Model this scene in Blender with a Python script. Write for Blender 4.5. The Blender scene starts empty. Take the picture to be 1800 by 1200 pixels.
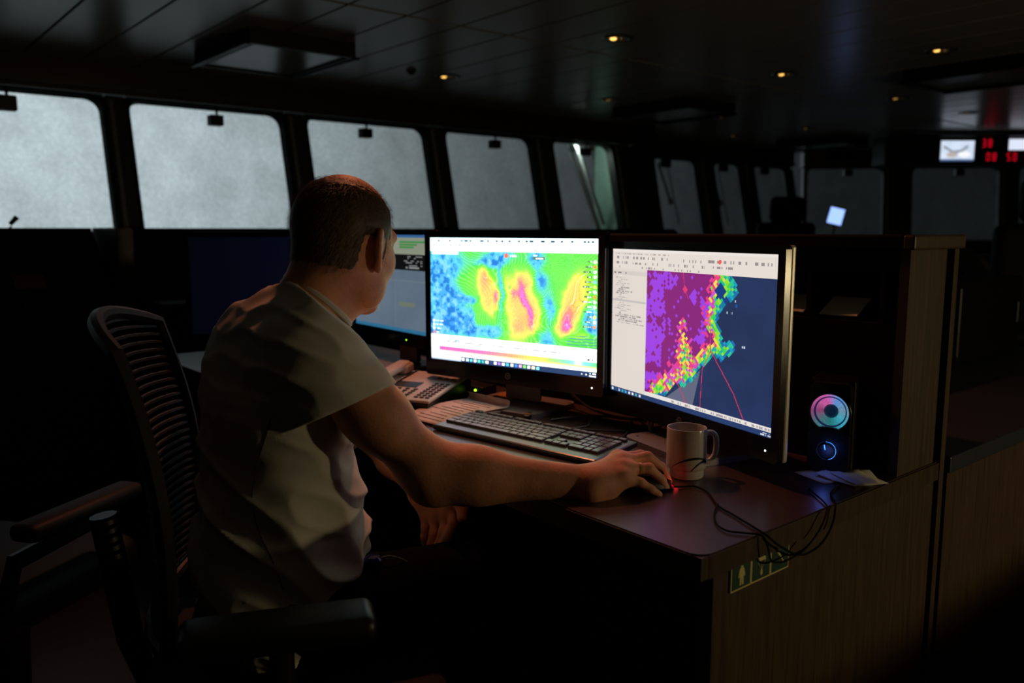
import bpy, bmesh, math, random
import numpy as np
from mathutils import Vector, Matrix
random.seed(7)
rng = np.random.default_rng(7)
R = math.radians
scene = bpy.context.scene
COL = scene.collection

# ------------------------------------------------------------------ camera
# X runs along the desk's depth (towards the screens), Y along the desk front, Z up; metres
CAM = Vector((0.0, 0.0, 1.19))
AZ = R(50.10)          # heading of the lens, from X towards Y
PITCH = R(7.66)        # looking slightly down
FWD = Vector((math.cos(AZ) * math.cos(PITCH), math.sin(AZ) * math.cos(PITCH), -math.sin(PITCH)))
RIGHT = Vector((math.sin(AZ), -math.cos(AZ), 0))
UP = RIGHT.cross(FWD)
cam_data = bpy.data.cameras.new('camera')
cam_data.sensor_width = 36.0
cam_data.lens = 29.0
cam_data.clip_start = 0.05
cam_data.dof.use_dof = True
cam_data.dof.focus_distance = 1.55
cam_data.dof.aperture_fstop = 3.2
cam = bpy.data.objects.new('camera', cam_data)
COL.objects.link(cam)
cam.matrix_world = Matrix((( RIGHT.x, UP.x, -FWD.x, CAM.x), (RIGHT.y, UP.y, -FWD.y, CAM.y), (RIGHT.z, UP.z, -FWD.z, CAM.z), (0, 0, 0, 1)))
scene.camera = cam

def at(x, y, d):
    """a point d metres in front of the lens, given the direction it is seen in (1800 x 1200 frame)"""
    return CAM + FWD * d + RIGHT * ((x - 900) / 1450.0 * d) - UP * ((y - 600) / 1450.0 * d)

# ------------------------------------------------------------------ colour management, world
vs = scene.view_settings
vs.view_transform = 'Standard'; vs.look = 'None'; vs.exposure = 0.0; vs.gamma = 1.0; vs.use_curve_mapping = False

SKY_AZ = R(79)         # low sun hidden behind storm cloud, off the port bow
def build_world():
    w = bpy.data.worlds.new('storm_sky'); scene.world = w; w.use_nodes = True
    nt = w.node_tree; nt.nodes.clear(); N = nt.nodes.new; L = nt.links.new
    out = N('ShaderNodeOutputWorld'); bg = N('ShaderNodeBackground'); L(bg.outputs[0], out.inputs[0])
    tc = N('ShaderNodeTexCoord')
    dot = N('ShaderNodeVectorMath'); dot.operation = 'DOT_PRODUCT'; L(tc.outputs['Generated'], dot.inputs[0])
    dot.inputs[1].default_value = (math.cos(SKY_AZ), math.sin(SKY_AZ), 0.10)
    # exp(-(1-cos)*k) : one broad glow round the hidden sun
    a = N('ShaderNodeMath'); a.operation = 'SUBTRACT'; L(dot.outputs['Value'], a.inputs[0]); a.inputs[1].default_value = 1.0
    b = N('ShaderNodeMath'); b.operation = 'MULTIPLY'; L(a.outputs[0], b.inputs[0]); b.inputs[1].default_value = 15.5
    e = N('ShaderNodeMath'); e.operation = 'EXPONENT'; L(b.outputs[0], e.inputs[0])
    m = N('ShaderNodeMath'); m.operation = 'MULTIPLY'; L(e.outputs[0], m.inputs[0]); m.inputs[1].default_value = 0.86
    f = N('ShaderNodeMath'); f.operation = 'ADD'; L(m.outputs[0], f.inputs[0]); f.inputs[1].default_value = 0.014
    nz = N('ShaderNodeTexNoise'); nz.inputs['Scale'].default_value = 5; nz.inputs['Detail'].default_value = 4
    L(tc.outputs['Generated'], nz.inputs['Vector'])
    r = N('ShaderNodeMapRange'); L(nz.outputs['Fac'], r.inputs['Value']); r.inputs['To Min'].default_value = 0.85; r.inputs['To Max'].default_value = 1.15
    g = N('ShaderNodeMath'); g.operation = 'MULTIPLY'; L(f.outputs[0], g.inputs[0]); L(r.outputs[0], g.inputs[1])
    bg.inputs['Color'].default_value = (0.78, 0.95, 1.0, 1)
    L(g.outputs[0], bg.inputs['Strength'])
build_world()

# ------------------------------------------------------------------ materials
def srgb(r, g, b):
    def c(v):
        v /= 255.0
        return v / 12.92 if v <= 0.04045 else ((v + 0.055) / 1.055) ** 2.4
    return (c(r), c(g), c(b), 1.0)

MATS = {}
def M(name, col=(128, 128, 128), rough=0.5, metal=0.0, var=0.0, vscale=6.0, bump=0.0, bscale=120.0, spec=0.5,
      emis=None, estr=0.0, stretch=None, coat=0.0, sss=0.0):
    if name in MATS: return MATS[name]
    m = bpy.data.materials.new(name); m.use_nodes = True; MATS[name] = m
    nt = m.node_tree; N = nt.nodes.new; L = nt.links.new
    p = nt.nodes['Principled BSDF']
    base = srgb(*col)
    p.inputs['Base Color'].default_value = base
    p.inputs['Roughness'].default_value = rough
    p.inputs['Metallic'].default_value = metal
    p.inputs['Specular IOR Level'].default_value = spec
    p.inputs['Coat Weight'].default_value = coat
    if sss:
        p.inputs['Subsurface Weight'].default_value = sss
        p.inputs['Subsurface Radius'].default_value = (0.012, 0.005, 0.003)
    if emis:
        p.inputs['Emission Color'].default_value = srgb(*emis); p.inputs['Emission Strength'].default_value = estr
    tc = N('ShaderNodeTexCoord'); mp = N('ShaderNodeMapping'); L(tc.outputs['Object'], mp.inputs['Vector'])
    if stretch: mp.inputs['Scale'].default_value = stretch
    nz = N('ShaderNodeTexNoise'); L(mp.outputs[0], nz.inputs['Vector']); nz.inputs['Scale'].default_value = vscale; nz.inputs['Detail'].default_value = 5
    rp = N('ShaderNodeMapRange'); L(nz.outputs['Fac'], rp.inputs['Value'])
    v = max(var, 0.06)
    rp.inputs['From Min'].default_value = 0.3; rp.inputs['From Max'].default_value = 0.7
    rp.inputs['To Min'].default_value = 1 - v; rp.inputs['To Max'].default_value = 1 + v
    mx = N('ShaderNodeVectorMath'); mx.operation = 'SCALE'; mx.inputs[0].default_value = base[:3]; L(rp.outputs[0], mx.inputs['Scale'])
    L(mx.outputs[0], p.inputs['Base Color'])
    if bump:
        b = N('ShaderNodeBump'); b.inputs['Strength'].default_value = bump; b.inputs['Distance'].default_value = 0.002
        n2 = N('ShaderNodeTexNoise'); L(mp.outputs[0], n2.inputs['Vector']); n2.inputs['Scale'].default_value = bscale; n2.inputs['Detail'].default_value = 3
        L(n2.outputs['Fac'], b.inputs['Height']); L(b.outputs[0], p.inputs['Normal'])
    return m

def M_screen(name, strength):
    m = bpy.data.materials.new(name); m.use_nodes = True
    nt = m.node_tree; p = nt.nodes['Principled BSDF']
    a = nt.nodes.new('ShaderNodeAttribute'); a.attribute_name = 'pixels'
    p.inputs['Base Color'].default_value = (0.01, 0.01, 0.012, 1); p.inputs['Roughness'].default_value = 0.45
    nt.links.new(a.outputs['Color'], p.inputs['Emission Color']); p.inputs['Emission Strength'].default_value = strength
    return m

def M_pane():
    """rain-beaten window: water film with drops that pass more or less light"""
    m = bpy.data.materials.new('rain_wet_glass'); m.use_nodes = True; nt = m.node_tree; nt.nodes.clear()
    N = nt.nodes.new; L = nt.links.new
    out = N('ShaderNodeOutputMaterial'); tc = N('ShaderNodeTexCoord')
    mp = N('ShaderNodeMapping'); mp.inputs['Scale'].default_value = (1, 1, 0.8); L(tc.outputs['Object'], mp.inputs['Vector'])
    n1 = N('ShaderNodeTexNoise'); n1.inputs['Scale'].default_value = 44; n1.inputs['Detail'].default_value = 3; L(mp.outputs[0], n1.inputs['Vector'])
    n2 = N('ShaderNodeTexNoise'); n2.inputs['Scale'].default_value = 5; n2.inputs['Detail'].default_value = 3; L(mp.outputs[0], n2.inputs['Vector'])
    vo = N('ShaderNodeTexVoronoi'); vo.inputs['Scale'].default_value = 55; L(mp.outputs[0], vo.inputs['Vector'])
    s = N('ShaderNodeMapRange'); L(vo.outputs['Distance'], s.inputs['Value']); s.inputs['From Max'].default_value = 0.30; s.inputs['To Min'].default_value = 1.20; s.inputs['To Max'].default_value = 0.98
    r1 = N('ShaderNodeMapRange'); L(n1.outputs['Fac'], r1.inputs['Value']); r1.inputs['From Min'].default_value = .3; r1.inputs['From Max'].default_value = .7; r1.inputs['To Min'].default_value = 0.76; r1.inputs['To Max'].default_value = 0.86
    r2 = N('ShaderNodeMapRange'); L(n2.outputs['Fac'], r2.inputs['Value']); r2.inputs['From Min'].default_value = .3; r2.inputs['From Max'].default_value = .7; r2.inputs['To Min'].default_value = 0.93; r2.inputs['To Max'].default_value = 1.05
    a = N('ShaderNodeMath'); a.operation = 'MULTIPLY'; L(r1.outputs[0], a.inputs[0]); L(r2.outputs[0], a.inputs[1])
    b = N('ShaderNodeMath'); b.operation = 'MULTIPLY'; b.use_clamp = True; L(a.outputs[0], b.inputs[0]); L(s.outputs[0], b.inputs[1])
    tr = N('ShaderNodeBsdfTransparent'); cc = N('ShaderNodeCombineColor')
    for i in range(3): L(b.outputs[0], cc.inputs[i])
    L(cc.outputs[0], tr.inputs['Color'])
    gl = N('ShaderNodeBsdfGlossy'); gl.inputs['Roughness'].default_value = 0.08
    fr_ = N('ShaderNodeFresnel'); fr_.inputs['IOR'].default_value = 1.33
    ge = N('ShaderNodeNewGeometry'); inv = N('ShaderNodeMath'); inv.operation = 'SUBTRACT'; inv.inputs[0].default_value = 1.0; L(ge.outputs['Backfacing'], inv.inputs[1])
    fr = N('ShaderNodeMath'); fr.operation = 'MULTIPLY'; L(fr_.outputs[0], fr.inputs[0]); L(inv.outputs[0], fr.inputs[1])
    mx = N('ShaderNodeMixShader'); L(fr.outputs[0], mx.inputs[0]); L(tr.outputs[0], mx.inputs[1]); L(gl.outputs[0], mx.inputs[2])
    L(mx.outputs[0], out.inputs[0])
    return m

def M_wood(name, c1, c2, rough=0.4, axis='z', scale=1.0):
    m = bpy.data.materials.new(name); m.use_nodes = True; nt = m.node_tree; N = nt.nodes.new; L = nt.links.new
    p = nt.nodes['Principled BSDF']; p.inputs['Roughness'].default_value = rough
    tc = N('ShaderNodeTexCoord'); mp = N('ShaderNodeMapping'); L(tc.outputs['Object'], mp.inputs['Vector'])
    s = {'z': (60, 60, 3), 'x': (3, 60, 60), 'y': (60, 3, 60)}[axis]
    mp.inputs['Scale'].default_value = tuple(v * scale for v in s)
    nz = N('ShaderNodeTexNoise'); L(mp.outputs[0], nz.inputs['Vector']); nz.inputs['Scale'].default_value = 2.0; nz.inputs['Detail'].default_value = 6; nz.inputs['Distortion'].default_value = 0.4
    cr = N('ShaderNodeValToRGB'); L(nz.outputs['Fac'], cr.inputs[0])
    cr.color_ramp.elements[0].position = 0.32; cr.color_ramp.elements[0].color = srgb(*c1)
    cr.color_ramp.elements[1].position = 0.68; cr.color_ramp.elements[1].color = srgb(*c2)
    L(cr.outputs[0], p.inputs['Base Color'])
    b = N('ShaderNodeBump'); b.inputs['Strength'].default_value = 0.15; b.inputs['Distance'].default_value = 0.001; L(nz.outputs['Fac'], b.inputs['Height']); L(b.outputs[0], p.inputs['Normal'])
    return m

# ------------------------------------------------------------------ mesh helpers
class MB:
    def __init__(self): self.v = []; self.f = []
    def add(self, vs, fs):
        o = len(self.v); self.v += [tuple(p) for p in vs]; self.f += [tuple(i + o for i in q) for q in fs]; return self
    def box(self, x0, x1, y0, y1, z0, z1):
        v = [(x, y, z) for z in (z0, z1) for y in (y0, y1) for x in (x0, x1)]
        return self.add(v, [(0, 2, 3, 1), (4, 5, 7, 6), (0, 1, 5, 4), (2, 6, 7, 3), (0, 4, 6, 2), (1, 3, 7, 5)])
    def rbox(self, x0, x1, y0, y1, z0, z1, r=0.004, seg=2):
        bm = bmesh.new(); bmesh.ops.create_cube(bm, size=1)
        for v in bm.verts:
            v.co = Vector((x0 + (v.co.x + .5) * (x1 - x0), y0 + (v.co.y + .5) * (y1 - y0), z0 + (v.co.z + .5) * (z1 - z0)))
        r = min(r, .49 * min(x1 - x0, y1 - y0, z1 - z0))
        bmesh.ops.bevel(bm, geom=bm.edges[:], offset=r, segments=seg, affect='EDGES', profile=0.5)
        return self._bm(bm)
    def _bm(self, bm):
        bm.verts.index_update()
        self.add([v.co[:] for v in bm.verts], [[v.index for v in f.verts] for f in bm.faces]); bm.free(); return self
    def prism(self, poly, lo, hi, axis='z', cap=True):
        n = len(poly)
        def p(a, b, h): return {'z': (a, b, h), 'y': (a, h, b), 'x': (h, a, b)}[axis]
        v = [p(a, b, lo) for a, b in poly] + [p(a, b, hi) for a, b in poly]
        f = [(i, (i + 1) % n, n + (i + 1) % n, n + i) for i in range(n)]
        if cap: f += [tuple(range(n))[::-1], tuple(range(n, 2 * n))]
        return self.add(v, f)
    def ring(self, outer, inner, lo, hi, axis='y'):
        """plate between two outlines with the same number of points"""
        n = len(outer)
        def p(a, b, h): return {'z': (a, b, h), 'y': (a, h, b), 'x': (h, a, b)}[axis]
        v = [p(a, b, lo) for a, b in outer] + [p(a, b, lo) for a, b in inner] + [p(a, b, hi) for a, b in outer] + [p(a, b, hi) for a, b in inner]
        f = []
        for i in range(n):
            j = (i + 1) % n
            f += [(i, j, n + j, n + i), (2 * n + i, 3 * n + i, 3 * n + j, 2 * n + j), (i, 2 * n + i, 2 * n + j, j), (n + i, n + j, 3 * n + j, 3 * n + i)]
        return self.add(v, f)
    def lathe(self, prof, n=32, c=(0, 0, 0), axis='z', closed=False):
        v = []; m = len(prof)
        for k in range(n):
            a = 2 * math.pi * k / n; ca, sa = math.cos(a), math.sin(a)
            for r, h in prof:
                q = (r * ca, r * sa, h)
                if axis == 'x': q = (h, r * ca, r * sa)
                if axis == 'y': q = (r * ca, -h if False else h, r * sa)
                v.append((q[0] + c[0], q[1] + c[1], q[2] + c[2]))
        f = []
        for k in range(n):
            k2 = (k + 1) % n
            for i in range(m - 1 if not closed else m):
                i2 = (i + 1) % m
                f.append((k * m + i, k2 * m + i, k2 * m + i2, k * m + i2))
        return self.add(v, f)
    def tube(self, pts, r, n=8, cap=True):
        P = [Vector(p) for p in pts]; m = len(P)
        rr = r if isinstance(r, (list, tuple)) else [r] * m
        T = [(P[min(i + 1, m - 1)] - P[max(i - 1, 0)]).normalized() for i in range(m)]
        u = T[0].orthogonal().normalized(); v = []
        for i in range(m):
            u = (u - T[i] * u.dot(T[i])).normalized(); w = T[i].cross(u)
            for k in range(n):
                a = 2 * math.pi * k / n
                v.append((P[i] + (u * math.cos(a) + w * math.sin(a)) * rr[i])[:])
        f = [(i * n + k, i * n + (k + 1) % n, (i + 1) * n + (k + 1) % n, (i + 1) * n + k) for i in range(m - 1) for k in range(n)]
        if cap: f += [tuple(range(n))[::-1], tuple(range((m - 1) * n, m * n))]
        return self.add(v, f)
    def mesh(self, name, mat, smooth=False):
        me = bpy.data.meshes.new(name); me.from_pydata(self.v, [], self.f)
        bm = bmesh.new(); bm.from_mesh(me); bmesh.ops.recalc_face_normals(bm, faces=bm.faces[:]); bm.to_mesh(me); bm.free()
        if mat: me.materials.append(mat)
        if smooth:
            for p in me.polygons: p.use_smooth = True
            try: me.set_sharp_from_angle(angle=R(40))
            except Exception: pass
        return me
    def build(self, name, mat, parent=None, smooth=False, loc=None, rot=None):
        return link(name, self.mesh(name, mat, smooth), parent, loc, rot)

def link(name, me, parent=None, loc=None, rot=None):
    o = bpy.data.objects.new(name, me); COL.objects.link(o)
    if parent is not None: o.parent = parent
    if loc is not None: o.location = loc
    if rot is not None: o.rotation_euler = rot
    return o
def tag(o, label=None, cat=None, group=None, kind=None):
    if label: o['label'] = label
    if cat: o['category'] = cat
    if group: o['group'] = group
    if kind: o['kind'] = kind
    return o
def thing(name, label, cat, loc=(0, 0, 0), rz=0.0, group=None, rot=None):
    o = link(name, None, None, loc, rot if rot else (0, 0, rz)); o.empty_display_size = 0.05
    return tag(o, label, cat, group)
def copy_tree(o, parent=None):
    c = o.copy(); COL.objects.link(c); c.parent = parent
    for ch in [q for q in o.children]: copy_tree(ch, c)
    return c
def spline(pts, n=8):
    """Catmull-Rom through the points"""
    P = [Vector(p) for p in pts]; P = [P[0] * 2 - P[1]] + P + [P[-1] * 2 - P[-2]]; out = []
    for i in range(1, len(P) - 2):
        for k in range(n):
            t = k / n
            out.append(0.5 * ((2 * P[i]) + (P[i + 1] - P[i - 1]) * t + (2 * P[i - 1] - 5 * P[i] + 4 * P[i + 1] - P[i + 2]) * t * t + (3 * P[i] - P[i - 1] - 3 * P[i + 1] + P[i + 2]) * t ** 3))
    out.append(P[-2]); return out
def rrect(x0, x1, z0, z1, r, n=6):
    pts = []
    for cx, cz, a0 in ((x1 - r, z1 - r, 0), (x0 + r, z1 - r, 90), (x0 + r, z0 + r, 180), (x1 - r, z0 + r, 270)):
        for k in range(n + 1):
            a = R(a0 + 90 * k / n); pts.append((cx + r * math.cos(a), cz + r * math.sin(a)))
    return pts
def rect_like(x0, x1, z0, z1, n=6):
    pts = []
    for cx, cz in ((x1, z1), (x0, z1), (x0, z0), (x1, z0)): pts += [(cx, cz)] * (n + 1)
    return pts
def npmesh(name, V, F, mat, smooth=True):
    me = bpy.data.meshes.new(name); V = np.ascontiguousarray(V, dtype=np.float32); F = np.ascontiguousarray(F, dtype=np.int32)
    n, k = F.shape
    me.vertices.add(len(V)); me.vertices.foreach_set('co', V.ravel())
    me.loops.add(n * k); me.loops.foreach_set('vertex_index', F.ravel())
    me.polygons.add(n); me.polygons.foreach_set('loop_start', np.arange(0, n * k, k, dtype=np.int32))
    if smooth: me.polygons.foreach_set('use_smooth', np.ones(n, dtype=bool))
    me.update(calc_edges=True); me.validate()
    if mat: me.materials.append(mat)
    return me

black_plastic = M('black_plastic', (14, 14, 15), 0.42)
black_matte = M('black_matte', (7, 7, 7), 0.85, spec=.2)
dark_metal = M('dark_metal', (30, 31, 33), 0.4, 0.6)
steel = M('brushed_steel', (150, 152, 155), 0.3, 1.0)
white_metal = M('white_painted_metal', (205, 208, 205), 0.45)
ceiling_paint = M('ceiling_satin_paint', (178, 180, 178), 0.29, var=0.06, vscale=1.5)
ceiling_void = M('ceiling_void', (12, 12, 12), 0.9)
frame_paint = M('window_frame_paint', (58, 61, 64), 0.45, var=0.1)
wall_paint = M('bulkhead_panel', (62, 48, 36), 0.5, var=0.1, vscale=2)
gasket = M('window_gasket', (12, 12, 12), 0.6)
floor_mat = M('deck_vinyl', (40, 17, 13), 0.33, var=0.25, vscale=3, bump=0.15, bscale=60)
wood_dark = M_wood('desk_edge_wood', (58, 45, 32), (84, 66, 47), 0.42, 'z')
wood_panel = M_wood('panel_wood', (64, 49, 34), (90, 70, 50), 0.45, 'z')
desk_top_mat = M('desk_laminate', (68, 52, 50), 0.33, var=0.12, vscale=90, bump=0.06, bscale=300)
fabric_black = M('black_fabric', (12, 12, 13), 0.9, bump=0.4, bscale=400)
leather_black = M('black_leather', (6, 6, 6), 0.6, spec=.3, bump=0.3, bscale=90)
paper = M('paper', (222, 214, 204), 0.8, var=0.04)
# ================================================================== the room
CEIL = 2.14
# floor
tag(MB().box(-3.2, 14, -3.6, 8.2, -0.12, 0.0).build('floor', floor_mat), kind='structure')
# ceiling: slab with single panels and cover strips
ceil = tag(MB().prism([(-3.2, -3.6), (13.1, -3.6), (13.1, 2.2), (9.62, 5.86), (9.4, 5.96), (5.86, 5.96), (5.86, 5.42), (-3.2, 5.42)], CEIL + 0.035, CEIL + 0.12, 'z').build('ceiling', ceiling_void), kind='structure')
PW = 0.293
pm = {}
rows = [(-2.6, -0.65), (-0.65, 1.30), (1.30, 3.25), (3.25, 5.22), (5.22, 5.82)]
for ri, (y0, y1) in enumerate(rows):
    k = -13
    while k < 40:
        x0 = 0.935 + k * PW
        k += 1
        if ri == 4 and (x0 < 5.95 or x0 > 9.2): continue
        if ri == 3 and x0 > 10.2: continue
        if x0 > 12.6: break
        if ri < 1 and (x0 < -1.2 or x0 > 4.6): continue
        if ri == 1 and x0 < -1.8: continue
        key = ri
        if key not in pm:
            pm[key] = MB().rbox(0.005, PW - 0.005, 0.012, y1 - y0 - 0.012, 0, 0.03, 0.003, 1).mesh('panel', ceiling_paint)
        link('panel', pm[key], ceil, (x0, y0, CEIL))
for y in (-0.65, 1.30, 3.25):
    MB().box(-3.0, 12.6, y - 0.028, y + 0.028, CEIL + 0.006, CEIL + 0.034).build('cover_strip', M('cover_strip', (70, 72, 72), 0.35), ceil)

pane_mat = M_pane()
win_no = [0]
def window_wall(name, A, B, openings, zs, zt, lean_deg, sideways=1):
    """raked bridge front: parapet below, header above, leaning mullions and windows between"""
    A = Vector((A[0], A[1], 0)); B = Vector((B[0], B[1], 0)); d = (B - A).normalized(); L = (B - A).length
    n = Vector((-d.y, d.x, 0)) * sideways
    rz = math.atan2(d.y, d.x)
    wall = link(name, MB().box(0, L, -0.02, 0.10, 0, zs - 0.012).mesh(name, wall_paint), None, A, (0, 0, rz)); tag(wall, kind='structure')
    off = (zt - zs) * math.tan(R(lean_deg))
    MB().box(0, L, off - 0.05, off + 0.12, zt + 0.004, CEIL + 0.03).build('header', wall_paint, wall)
    MB().box(0, L, off - 0.075, off - 0.052, zt + 0.025, zt + 0.05).build('header_rail', frame_paint, wall)
    MB().rbox(0, L, -0.10, 0.12, zs - 0.03, zs, 0.006, 1).build('sill_cap', frame_paint, wall)
    H = (zt - zs) / math.cos(R(lean_deg))
    edges = [0.0] + [v for o in openings for v in o] + [L]
    sh = Matrix.Rotation(-R(lean_deg), 4, 'X')
    for i in range(0, len(edges), 2):
        s0, s1 = edges[i] + 0.012, edges[i + 1] - 0.012
        if s1 - s0 < 0.03: continue
        mb = MB().rbox(s0, s1, -0.02, 0.09, 0, H, 0.012, 1)
        o = mb.build('mullion', frame_paint, wall, loc=(0, 0, zs), rot=(-R(lean_deg), 0, 0))
        MB().rbox(s0 + .02, s0 + .045, -0.034, -0.021, 0.02, H - .03, 0.004, 1).build('sky_lit_strip', M('sky_lit_strip', (140, 146, 150), 0.35), o)  # pale strip: sky light on the frame reveal, put into its colour
    for (s0, s1) in openings:
        win_no[0] += 1
        w = MB().ring(rect_like(s0 - 0.010, s1 + 0.010, 0.0, H), rrect(s0 + 0.004, s1 - 0.004, 0.014, H - 0.012, 0.078), -0.012, 0.06, 'y') \
            .build('window_%d' % win_no[0], gasket, None, loc=A + Vector((0, 0, zs)), rot=(0, 0, 0))
        w.matrix_world = Matrix.Translation(A + Vector((0, 0, zs))) @ Matrix.Rotation(rz, 4, 'Z') @ Matrix.Rotation(-R(lean_deg), 4, 'X')
        tag(w, kind='structure')
        MB().prism(rrect(s0 + 0.001, s1 - 0.001, 0.010, H - 0.008, 0.07), 0.022, 0.036, 'y').build('pane', pane_mat, w)
    return wall, A, d, n, H, off
ZS, ZT = 1.06, 1.968
X0 = -3.0
W1 = window_wall('wall_front', (X0, 5.10), (5.86, 5.10), [(-2.25 - X0, -1.13 - X0), (-0.97 - X0, 0.17 - X0), (0.34 - X0, 1.33 - X0), (1.475 - X0, 2.44 - X0), (2.61 - X0, 3.58 - X0), (3.755 - X0, 4.64 - X0), (4.875 - X0, 5.60 - X0)], ZS, ZT, 13.0)
W2 = window_wall('wall_wing', (5.96, 5.63), (9.40, 5.63), [(0.83, 1.575), (1.85, 2.40), (2.63, 3.38)], ZS, ZT, 12.0)
W3 = window_wall('wall_starboard', (9.43, 5.65), (12.1, 3.0), [(0.06, 0.98), (1.32, 2.35), (2.58, 3.40)], ZS, ZT, 6.0)
# the step out to the bridge wing
def plain_wall(name, x0, x1, y0, y1, z0, z1, mat=None):
    return tag(MB().box(x0, x1, y0, y1, z0, z1).build(name, mat or wall_paint), kind='structure')
plain_wall('wall_step', 5.865, 5.955, 5.10, 5.745, 0, CEIL + .03, M('step_paint', (34, 30, 25), .6))
plain_wall('wall_port', -3.2, -3.02, -3.6, 5.6, 0, CEIL + .03)
plain_wall('wall_aft', -3.2, 13.6, -3.7, -3.5, 0, CEIL + .03)
plain_wall('wall_starboard_aft', 12.05, 12.2, -3.5, 2.95, 0, CEIL + .03)

# ---- wiper motor housings at the head of each window
def wiper_box(x, y, z, rz, label, s=1.0):
    t = thing('wiper_motor', label, 'wiper motor', (x, y, z), rz, 'wiper motors above the windows')
    MB().rbox(-.052 * s, .052 * s, -.035, .035, -.045 * s, .035 * s, .006).build('housing', black_plastic, t)
    MB().tube([(0.01, 0, .03), (0.01, 0.01, .085)], .008).build('bracket', black_matte, t)
    MB().tube([(0.01, .03, 0.0), (0.01, .06, 0.0)], .012).build('spindle', dark_metal, t)
    return t
for x, lab in ((0.83, 'square black wiper motor hanging in the leftmost bright window'), (1.955, 'black wiper motor at the head of the second bright window'),
               (3.01, 'black wiper motor in the window right above the seated man'), (4.17, 'black wiper motor in the dim window above the wind map'),
               (5.18, 'black wiper motor in the narrow greenish window')):
    wiper_box(x, 5.20, 1.868, 0, lab, 1.0 if x < 1.5 else 0.8)
for x, lab in ((6.93, 'small wiper motor in the first dark wing window'), (7.93, 'small wiper motor in the second dark wing window'), (8.75, 'small wiper motor above the far dark headrest')):
    wiper_box(x, 5.76, 1.895, 0, lab)
for s, lab in ((0.54, 'small wiper motor above the glowing tablet'), (1.86, 'small wiper motor below the bright overhead display')):
    p = W3[1] + W3[2] * s + W3[3] * 0.045
    wiper_box(p.x, p.y, 1.90, math.atan2(W3[2].y, W3[2].x), lab)
# ---- wiper arms outside the wing windows
for x, lab in ((7.22, 'pale wiper arm outside the first wing window'), (8.14, 'pale wiper arm outside the second wing window')):
    t = thing('windscreen_wiper', lab, 'wiper arm', (x, 5.90, ZS), 0, 'wiper arms outside the wing windows')
    MB().tube([(-.06, .16, .85), (.10, .11, .45)], .016).build('arm', white_metal, t)
    MB().tube([(-.06, .16, .85), (-.06, .02, .935)], .014).build('mount', white_metal, t)
    MB().tube([(0.09, .115, .48), (.115, .108, .42)], .030).build('pivot', white_metal, t)
    MB().tube([(0.10, .16, .84), (.20, .06, .20)], .009).build('blade', white_metal, t)

# ---- outside: lamp on a post beside the narrow window, and the lit wing bulwark behind it
t = thing('deck_lamp_post', 'white deck lamp post outside the narrow greenish window', 'lamp post', (5.72, 5.56, 0))
MB().tube([(0, 0, .0), (.0, 0, 1.22), (-.43, -.04, 1.98)], .026, 10).build('post', white_metal, t, True)
MB().tube([(.07, 0, 1.25), (-.34, -.04, 1.98)], .018, 10).build('stay', white_metal, t, True)
MB().rbox(-.56, -.26, -.09, .01, 1.98, 2.03, .012).build('lamp_head', white_metal, t)
MB().box(-.54, -.28, -.07, -.01, 1.972, 1.979).build('lamp_glass', M('deck_lamp_glass', (210, 240, 225), .3, emis=(205, 245, 225), estr=2.0), t)
sp = bpy.data.lights.new('deck_lamp_light', 'SPOT'); sp.energy = 30; sp.color = (0.80, 1.0, 0.90); sp.spot_size = R(150); sp.shadow_soft_size = 0.05
so = link('deck_lamp_light', sp, t, (-.40, -.03, 1.955)); so.rotation_euler = Vector((.85, .25, -.55)).to_track_quat('-Z', 'Y').to_euler()
b = MB().box(5.853, 5.863, 5.44, 5.745, .0, 2.2).build('wing_side_plate', M('wing_plate_paint', (136, 166, 154), .55, var=.1, vscale=3))
tag(b, 'pale green painted outer side of the bridge wing beyond the narrow window', 'wall plate')

# ---- ceiling lights: square boxes that hang below the panels, switched off
box_frame = M('light_box_frame', (20, 20, 21), .5)
box_diff = M('light_box_diffuser', (150, 155, 155), .22)
def light_box(x, y, label, sx=.56, sy=.74):
    t = thing('ceiling_light_box', label, 'ceiling light', (x, y, CEIL), 0, 'switched-off square ceiling lights')
    MB().ring(rect_like(-sx / 2, sx / 2, -sy / 2, sy / 2), rrect(-sx / 2 + .03, sx / 2 - .03, -sy / 2 + .03, sy / 2 - .03, .004), -.075, 0, 'z').build('frame', box_frame, t)
    MB().box(-sx / 2 + .03, sx / 2 - .03, -sy / 2 + .03, sy / 2 - .03, -.066, -.058).build('diffuser', box_diff, t)
    for s in (-1, 1): MB().rbox(s * (sx / 2 + .012) - .012, s * (sx / 2 + .012) + .012, -sy / 2, sy / 2, -.082, -.068, .003, 1).build('trim_rail', dark_metal, t)
light_box(1.92, 4.25, 'square dark ceiling light over the second bright window')
light_box(5.15, 4.22, 'square dark ceiling light above the narrow greenish window')
light_box(8.25, 4.75, 'square dark ceiling light farthest down the room')
light_box(5.35, 2.05, 'square dark ceiling light at the upper right corner')

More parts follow.
